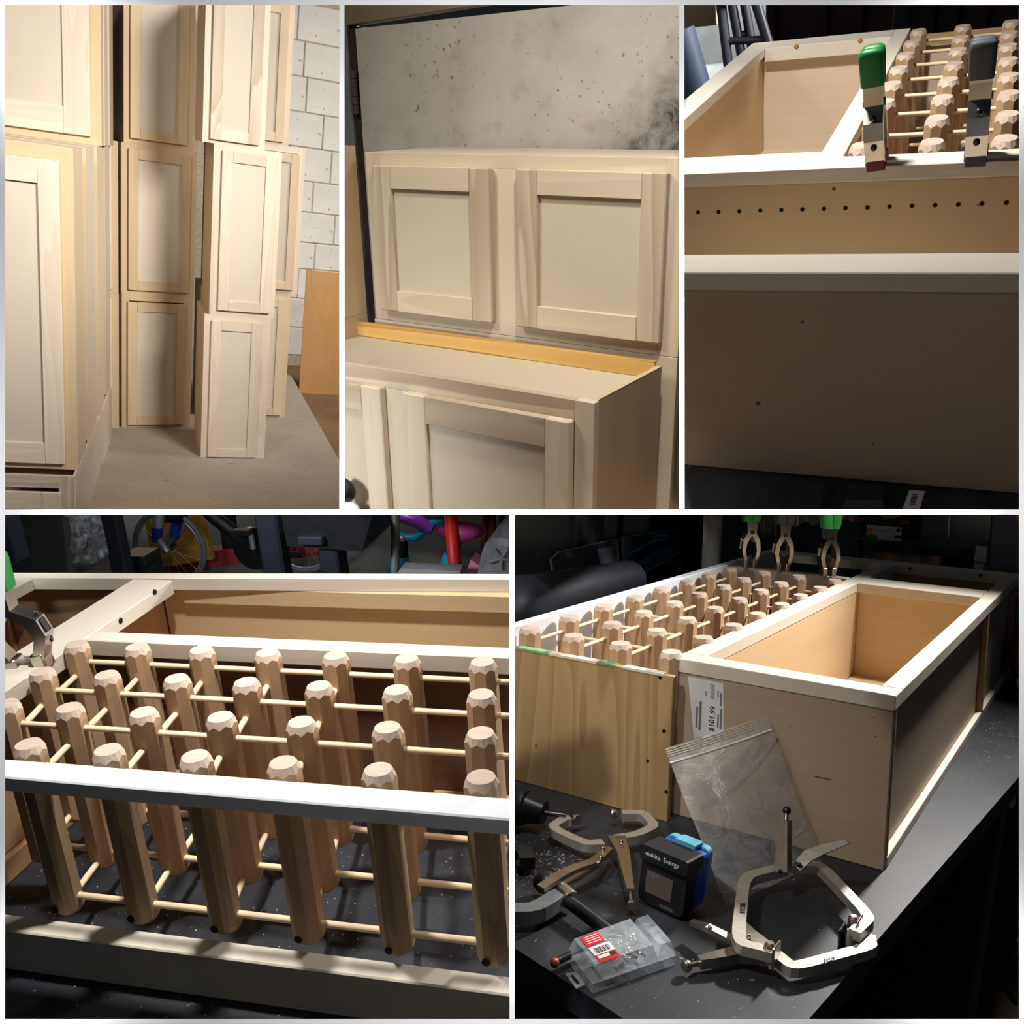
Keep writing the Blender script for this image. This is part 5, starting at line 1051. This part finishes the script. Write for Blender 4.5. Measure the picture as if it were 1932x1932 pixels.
# ---------------- room behind
XW = -.98
def wx(x, y, xx=XW): return B5.x(c5(x, y), xx)
wlf = solo(B5, 'wall_left', MB().box(XW - .1, XW, -1.0, 2.3, -.95, 1.2), 'wall_slate', kind='structure')
def strip(x0, x1, m, nm, d=.006):
    a, b = wx(x0, 120), wx(x1, 120); part(wlf, nm, MB().box(XW, XW + d, a.y, b.y, -.9, 1.1, .001), m)
strip(250, 345, 'wall_slate_dark', 'wall_panel'); strip(520, 735, 'black', 'wall_panel', .004); strip(400, 412, 'black', 'wall_seam', .01); strip(228, 246, 'grey_pole', 'wall_seam', .008)
sofa = solo(B5, 'floor_cushion', MB().tube([(-.80, -.25, -.03), (-.80, .25, -.012), (-.80, .75, -.02)], [.06, .062, .05], 14), 'navy_black', 'black rounded cushion edge behind the white rail at the left', 'cushion')
XM = XW + .03
for (pts, lb_, fl) in ((((155, 190), (185, 160), (405, 112), (415, 275), (178, 342)), 'left mirror strip with a clipped corner on the slate wall', 0), (((420, 105), (638, 76), (650, 223), (432, 276)), 'right mirror strip on the slate wall', 1)):
    P = [wx(*p, XM) for p in pts]; o = P[-1].copy(); mr = thing(B5, 'mirror_strip', lb_, 'mirror', o, group='mirror strips'); ORG[mr.name] = o.copy()
    part(mr, 'edge', MB().prism(P, (-.006, 0, 0)), 'silver'); cc = sum(P, Vector()) / len(P)
    part(mr, 'mirror_face', MB().prism([cc + (p - cc) * .97 + Vector((.0006, 0, 0)) for p in P], (-.0004, 0, 0)), 'mirror_look')
    def pp(nm, q, m, d): part(mr, nm, MB().prism([wx(*p, XM + .0012 + d) for p in q], (-.0004, 0, 0)), m)  # reflections painted as thin coloured plates on the mirror face
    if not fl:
        pp('painted_reflection', [(185, 275), (255, 215), (270, 235), (250, 262), (190, 285)], 'reflect_cyan', 0); pp('painted_reflection', [(250, 205), (275, 210), (280, 300), (262, 312)], 'reflect_blue', 0); pp('painted_reflection', [(280, 155), (325, 145), (338, 262), (282, 268)], 'reflect_dark', .0002); pp('painted_reflection', [(330, 150), (385, 140), (395, 200), (345, 255)], 'reflect_grey', 0); pp('painted_reflection', [(275, 283), (332, 278), (400, 190), (404, 196), (336, 286), (276, 288)], 'reflect_cyan', .0004); pp('painted_reflection', [(205, 165), (228, 158), (238, 180), (220, 190)], 'reflect_pink', 0); pp('painted_reflection', [(182, 240), (196, 236), (192, 262), (186, 268)], 'reflect_red', 0)
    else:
        pp('painted_reflection', [(470, 205), (560, 150), (636, 130), (640, 150), (560, 205), (480, 235)], 'reflect_teal', 0); pp('painted_reflection', [(438, 170), (530, 118), (600, 110), (606, 114), (535, 126), (440, 178)], 'reflect_cyan', .0003); pp('painted_reflection', [(452, 265), (640, 158), (642, 164), (470, 264)], 'reflect_cyan', .0004); pp('painted_reflection', [(530, 100), (585, 92), (590, 105), (540, 115)], 'reflect_grey', .0001)
q = B5.x(c5(757, 130), -.80); solo(B5, 'drain_pipe', MB().tube([(q.x, q.y, -.95), (q.x, q.y, .9)], .0275, 20), 'pipe_white', 'thick white plastic pipe standing behind the rack', 'pipe')
YB = 2.35
solo(B5, 'wall_back', MB().box(XW - .1, 2.0, YB, YB + .1, -.95, 1.4), 'wall_navy', kind='structure')
solo(B5, 'floor', MB().box(-1.2, 2.2, -2.6, 2.5, -.97, -.95), 'dark_floor', kind='structure')
def wy(x, y, yy): return B5.y(c5(x, y), yy)
# hanging cloths
for (x0, x1, yb, lb_) in ((938, 1000, 95, 'pale cloth hanging behind the middle clamp, left of two'), (1050, 1300, 62, 'pale cloth hanging behind the right clamp, right of two')):
    rows = []
    for i in range(8):
        t = i / 7; rows.append([wy(x0 + (x1 - x0) * j / 24, -60 + (yb + 60 + 8 * math.sin(j * .9) - (j * .8 if x1 > 1100 else 0)) * t, 2.1) + Vector((0, .02 * math.sin(j * 1.3) + .01 * math.sin(j * 3), 0)) for j in range(25)])
    m_ = MB().grid(rows); m_.grid([[p + Vector((0, .012, 0)) for p in r] for r in rows]); solo(B5, 'hanging_cloth', m_, 'cloth', lb_, 'cloth')
# dark safe-like case with a carton on top
def boxat(root, nm, x0, y0, x1, y1, yy, dep, m, c=.004):
    a, b = wy(x0, y1, yy), wy(x1, y0, yy); return part(root, nm, MB().box(min(a.x, b.x), max(a.x, b.x), yy, yy + dep, min(a.z, b.z), max(a.z, b.z), c), m)
o = wy(1500, 420, 1.75); sf = thing(B5, 'equipment_case', 'large dark case with a recessed glossy front behind the rack', 'case', (o.x, 1.85, -.95)); ORG[sf.name] = Vector((o.x, 1.85, -.95))
zt = wy(1500, 130, 1.75).z; xa, xb = wy(1272, 200, 1.75).x, wy(1742, 200, 1.75).x
part(sf, 'body', MB().box(xa, xb, 1.76, 2.05, -.95, zt, .006), 'wall_navy'); 
for (a, b, c, d) in ((xa, xa + .035, -.6, zt), (xb - .035, xb, -.6, zt)): part(sf, 'bezel', MB().box(a, b, 1.742, 1.7595, c, d, .004), 'navy_black')
part(sf, 'bezel', MB().box(xa + .0352, xb - .0352, 1.742, 1.7595, zt - .03, zt, .004), 'navy_black'); part(sf, 'glossy_front', MB().box(xa + .036, xb - .036, 1.755, 1.7598, -.6, zt - .031), 'gloss_black')
o = wy(1400, 138, 1.8); bxn = thing(B5, 'carton', 'torn black carton with a white label on the dark case', 'box', (o.x, 1.85, zt)); ORG[bxn.name] = Vector((o.x, 1.85, zt))
x0_, x1_ = wy(1302, 100, 1.80).x, wy(1500, 100, 1.80).x; zt2 = wy(1400, 18, 1.8).z
part(bxn, 'carton_body', MB().box(x0_, x1_, 1.80, 1.98, zt + .001, zt2, .003), 'black'); 
def lab(nm, x0, y0, x1, y1, m, d=.001): a, b = wy(x0, y1, 1.8), wy(x1, y0, 1.8); return part(bxn, nm, MB().box(a.x, b.x, 1.8 - d, 1.8 - d + .0006, min(a.z, b.z), max(a.z, b.z)), m)
lab('white_label', 1336, 70, 1470, 113, 'paper'); lab('orange_mark', 1340, 73, 1362, 92, 'orange_label', .0016); lab('green_mark', 1338, 98, 1380, 112, 'green_label', .0016); lab('code_mark', 1444, 100, 1466, 110, 'ink', .0016); lab('round_mark', 1450, 75, 1464, 86, 'ink', .0016); lab('red_logo', 1311, 32, 1339, 50, 'red_label', .001); lab('red_mark', 1472, 46, 1500, 56, 'red_label', .001)
q = wy(1366, 84, 1.8); part(bxn, 'label_text', text_mb('Wire Weld Coil', .0075, (q.x, 1.7984, q.z), (1, 0, 0), (0, 0, 1), 0), 'ink'); q = wy(1342, 90, 1.8); part(bxn, 'label_text', text_mb('12', .009, (q.x, 1.7978, q.z), (1, 0, 0), (0, 0, 1), 0), 'paper')
q = wy(1366, 94, 1.8); part(bxn, 'label_text', text_mb('0.035 x .045  Flux Cored', .004, (q.x, 1.7984, q.z), (1, 0, 0), (0, 0, 1), 0), 'ink_grey'); q = wy(1345, 36, 1.8); part(bxn, 'box_text', text_mb('WELDING COIL', .008, (q.x, 1.799, q.z), (1, 0, 0), (0, 0, 1), 0), 'ink_grey')
part(bxn, 'torn_flap', MB().prism([wy(1375, 16, 1.795), wy(1400, 34, 1.795), wy(1440, 36, 1.795), wy(1470, 22, 1.795), wy(1490, 14, 1.795)], (0, .006, .004)), 'ply_brown_x')
boxes = thing(B5, 'glass_panel', 'grey glassy panel standing behind the torn carton', 'panel', (wy(1650, 130, 2.1).x, 2.1, -.95)); ORG[boxes.name] = Vector((wy(1650, 130, 2.1).x, 2.1, -.95))
a, b = wy(1500, 100, 2.12).x, wy(1800, 100, 2.12).x; part(boxes, 'pane', MB().box(a, b, 2.12, 2.13, -.95, .8), 'panel_grey'); part(boxes, 'edge', MB().box(a + (b - a) * .49, a + (b - a) * .52, 2.105, 2.119, -.95, .8, .002), 'silver')
vp = solo(B5, 'violet_panel', MB().prism([wy(1795, 330, 1.7), wy(2000, 330, 1.7), wy(2000, -60, 1.7), wy(1815, -60, 1.7)], (0, .03, 0)), 'violet_panel', 'tall violet-grey panel at the right edge with a yellow corner mark', 'panel')
part(vp, 'yellow_mark', MB().prism([wy(1893, 28, 1.6985), wy(1912, 60, 1.6985), wy(1925, 15, 1.6985)], (0, .001, 0)), 'yellow')
o = wy(1765, 240, 1.72); pr = thing(B5, 'paper_stack', 'white papers and a label tucked beside the dark case', 'paper', o); ORG[pr.name] = o.copy()
for (x0, y0, x1, y1, m) in ((1745, 142, 1790, 172, 'paper'), (1740, 176, 1786, 196, 'paper'), (1738, 198, 1776, 226, 'paper')): boxat(pr, 'sheet', x0, y0, x1, y1, 1.74, .004, m, 0)
boxat(pr, 'orange_strip', 1740, 199, 1774, 204, 1.739, .002, 'orange_label', 0)
o = wy(1900, 650, .9); cb = thing(B5, 'copper_bundle', 'coppery bundle with a brass end at the right edge beside the rack', 'bundle', (.24, 1.25, TZ5)); ORG[cb.name] = Vector((.24, 1.25, TZ5))
q0 = B5.z(c5(1898, 655), TZ5 + .01); part(cb, 'brass_end', MB().tube([q0, q0 + Vector((.06, .01, 0))], .012, 10), 'chip'); part(cb, 'bundle', MB().ball(B5.z(c5(1915, 590), TZ5 + .05) + Vector((.0, .05, .02)), .05, 14, (.7, 1, 1.5)), 'copper')

# ================================================================ white strips between the bays, added for the image's collage borders, from image pixels
ZP = .50
def cammb(boxes):
    m = MB()
    for b in boxes: m.box(*b)
    return m
IDB = Bay('shell', [(1, 0, 0), (0, 1, 0), (0, 0, 1)], (0, 0, 0), None)
def px(u): return (u - 966) / F * ZP
ov = .10
def board(name, u0, u1, v0, v1):
    """thin strip across the view at image pixels, tapered along the line of sight"""
    def q(u, v, z): return ((u - 966) / F * z, (v - 966) / F * z, z)
    e = .6; z1 = ZP + .005
    m = MB().hexa([q(u0, v0, ZP), q(u1, v0, ZP), q(u1, v1, ZP), q(u0, v1, ZP)], [q(u0 + e, v0 + e, z1), q(u1 - e, v0 + e, z1), q(u1 - e, v1 - e, z1), q(u0 + e, v1 - e, z1)]); solo(IDB, name, m, 'border_white', kind='structure')
board('trim_1', -350, 9.5, -350, 2282); board('trim_2', 1922.5, 2282, -350, 2282)
board('trim_3', 9.6, 1922.4, -350, 9.5); board('trim_4', 9.6, 1922.4, 1922.5, 2282)
board('trim_5', 9.6, 1922.4, 961.5, 971)
board('trim_6', 640.5, 650, 9.6, 961.4); board('trim_7', 1281.5, 1291, 9.6, 961.4); board('trim_8', 961.5, 971, 971.1, 1922.4)
def q_(u, v, z): return ((u - 966) / F * z, (v - 966) / F * z, z)
z0_, z1_ = 1.72, 3.4          # unseen baffle added to keep stray light off the steel-wall bay, end-on
solo(IDB, 'light_baffle', MB().hexa([q_(1283, 12, z0_), q_(1289.5, 12, z0_), q_(1289.5, 955, z0_), q_(1283, 955, z0_)], [q_(1284.5, 12, z1_), q_(1288, 12, z1_), q_(1288, 955, z1_), q_(1284.5, 955, z1_)]), 'wall_slate_dark', kind='structure')
# ---------------- every bay is cut by planes through the camera, at image pixels mid-border
def clip(bay):
    bpy.context.view_layer.update()
    u0, v0, u1, v1 = bay.win; m = 4.5; big = 20
    lim = [u0 - (m if u0 > 20 else big), v0 - (m if v0 > 20 else big), u1 + (m if u1 < 1915 else big), v1 + (m if v1 < 1915 else big)]
    a, b, c, d = [(q - 966) / F for q in lim]
    planes = [Vector((-1, 0, a)), Vector((1, 0, -c)), Vector((0, -1, b)), Vector((0, 1, -d))]       # outward normals in eye space
    W2C = (MCAM @ Matrix.Diagonal((1, -1, -1, 1))).inverted(); dead = []
    for o in list(bay.objs):
        if o.type != 'MESH': continue
        M = W2C @ o.matrix_world; co = [M @ v.co for v in o.data.vertices]
        cut = []; out = False
        for n in planes:
            s = [n.dot(p) for p in co]
            if min(s) > 0: out = True; break
            if max(s) > 1e-6: cut.append(n)
        if max(p.z for p in co) < ZP + .04: out = True
        if out: dead.append(o); continue
        if min(p.z for p in co) < ZP + .04: cut.append(Vector((0, 0, -1)))
        if not cut: continue
        me = o.data.copy(); o.data = me; bm = bmesh.new(); bm.from_mesh(me); Mi = M.inverted()
        for n in cut:
            p0 = Mi @ Vector((0, 0, 0 if abs(n.z) < .99 else ZP + .04)); nl = (M.to_3x3().transposed() @ n).normalized()
            r = bmesh.ops.bisect_plane(bm, geom=bm.verts[:] + bm.edges[:] + bm.faces[:], plane_co=p0, plane_no=nl, clear_outer=True, dist=1e-7)
            ed = [e for e in r['geom_cut'] if isinstance(e, bmesh.types.BMEdge)]
            if ed and o.get('kind') != 'stuff': bmesh.ops.holes_fill(bm, edges=ed, sides=0)
        bm.to_mesh(me); bm.free()
        if not me.polygons: dead.append(o)
    ds = set(o.name for o in dead)
    for o in dead:      # keep children of a vanished part only if their own mesh is in view: re-hang them on the root
        for ch in [x for x in bay.objs if x.parent == o and x.name not in ds]:
            mw = ch.matrix_world.copy(); ch.parent = o.parent; ch.matrix_world = mw
    for o in dead: bay.objs.remove(o); bpy.data.objects.remove(o)
    for o in [x for x in bay.objs if x.type == 'EMPTY' and not any(c.parent == x for c in bay.objs)]: bay.objs.remove(o); bpy.data.objects.remove(o)
for b in (B1, B2, B3, B4, B5): clip(b)
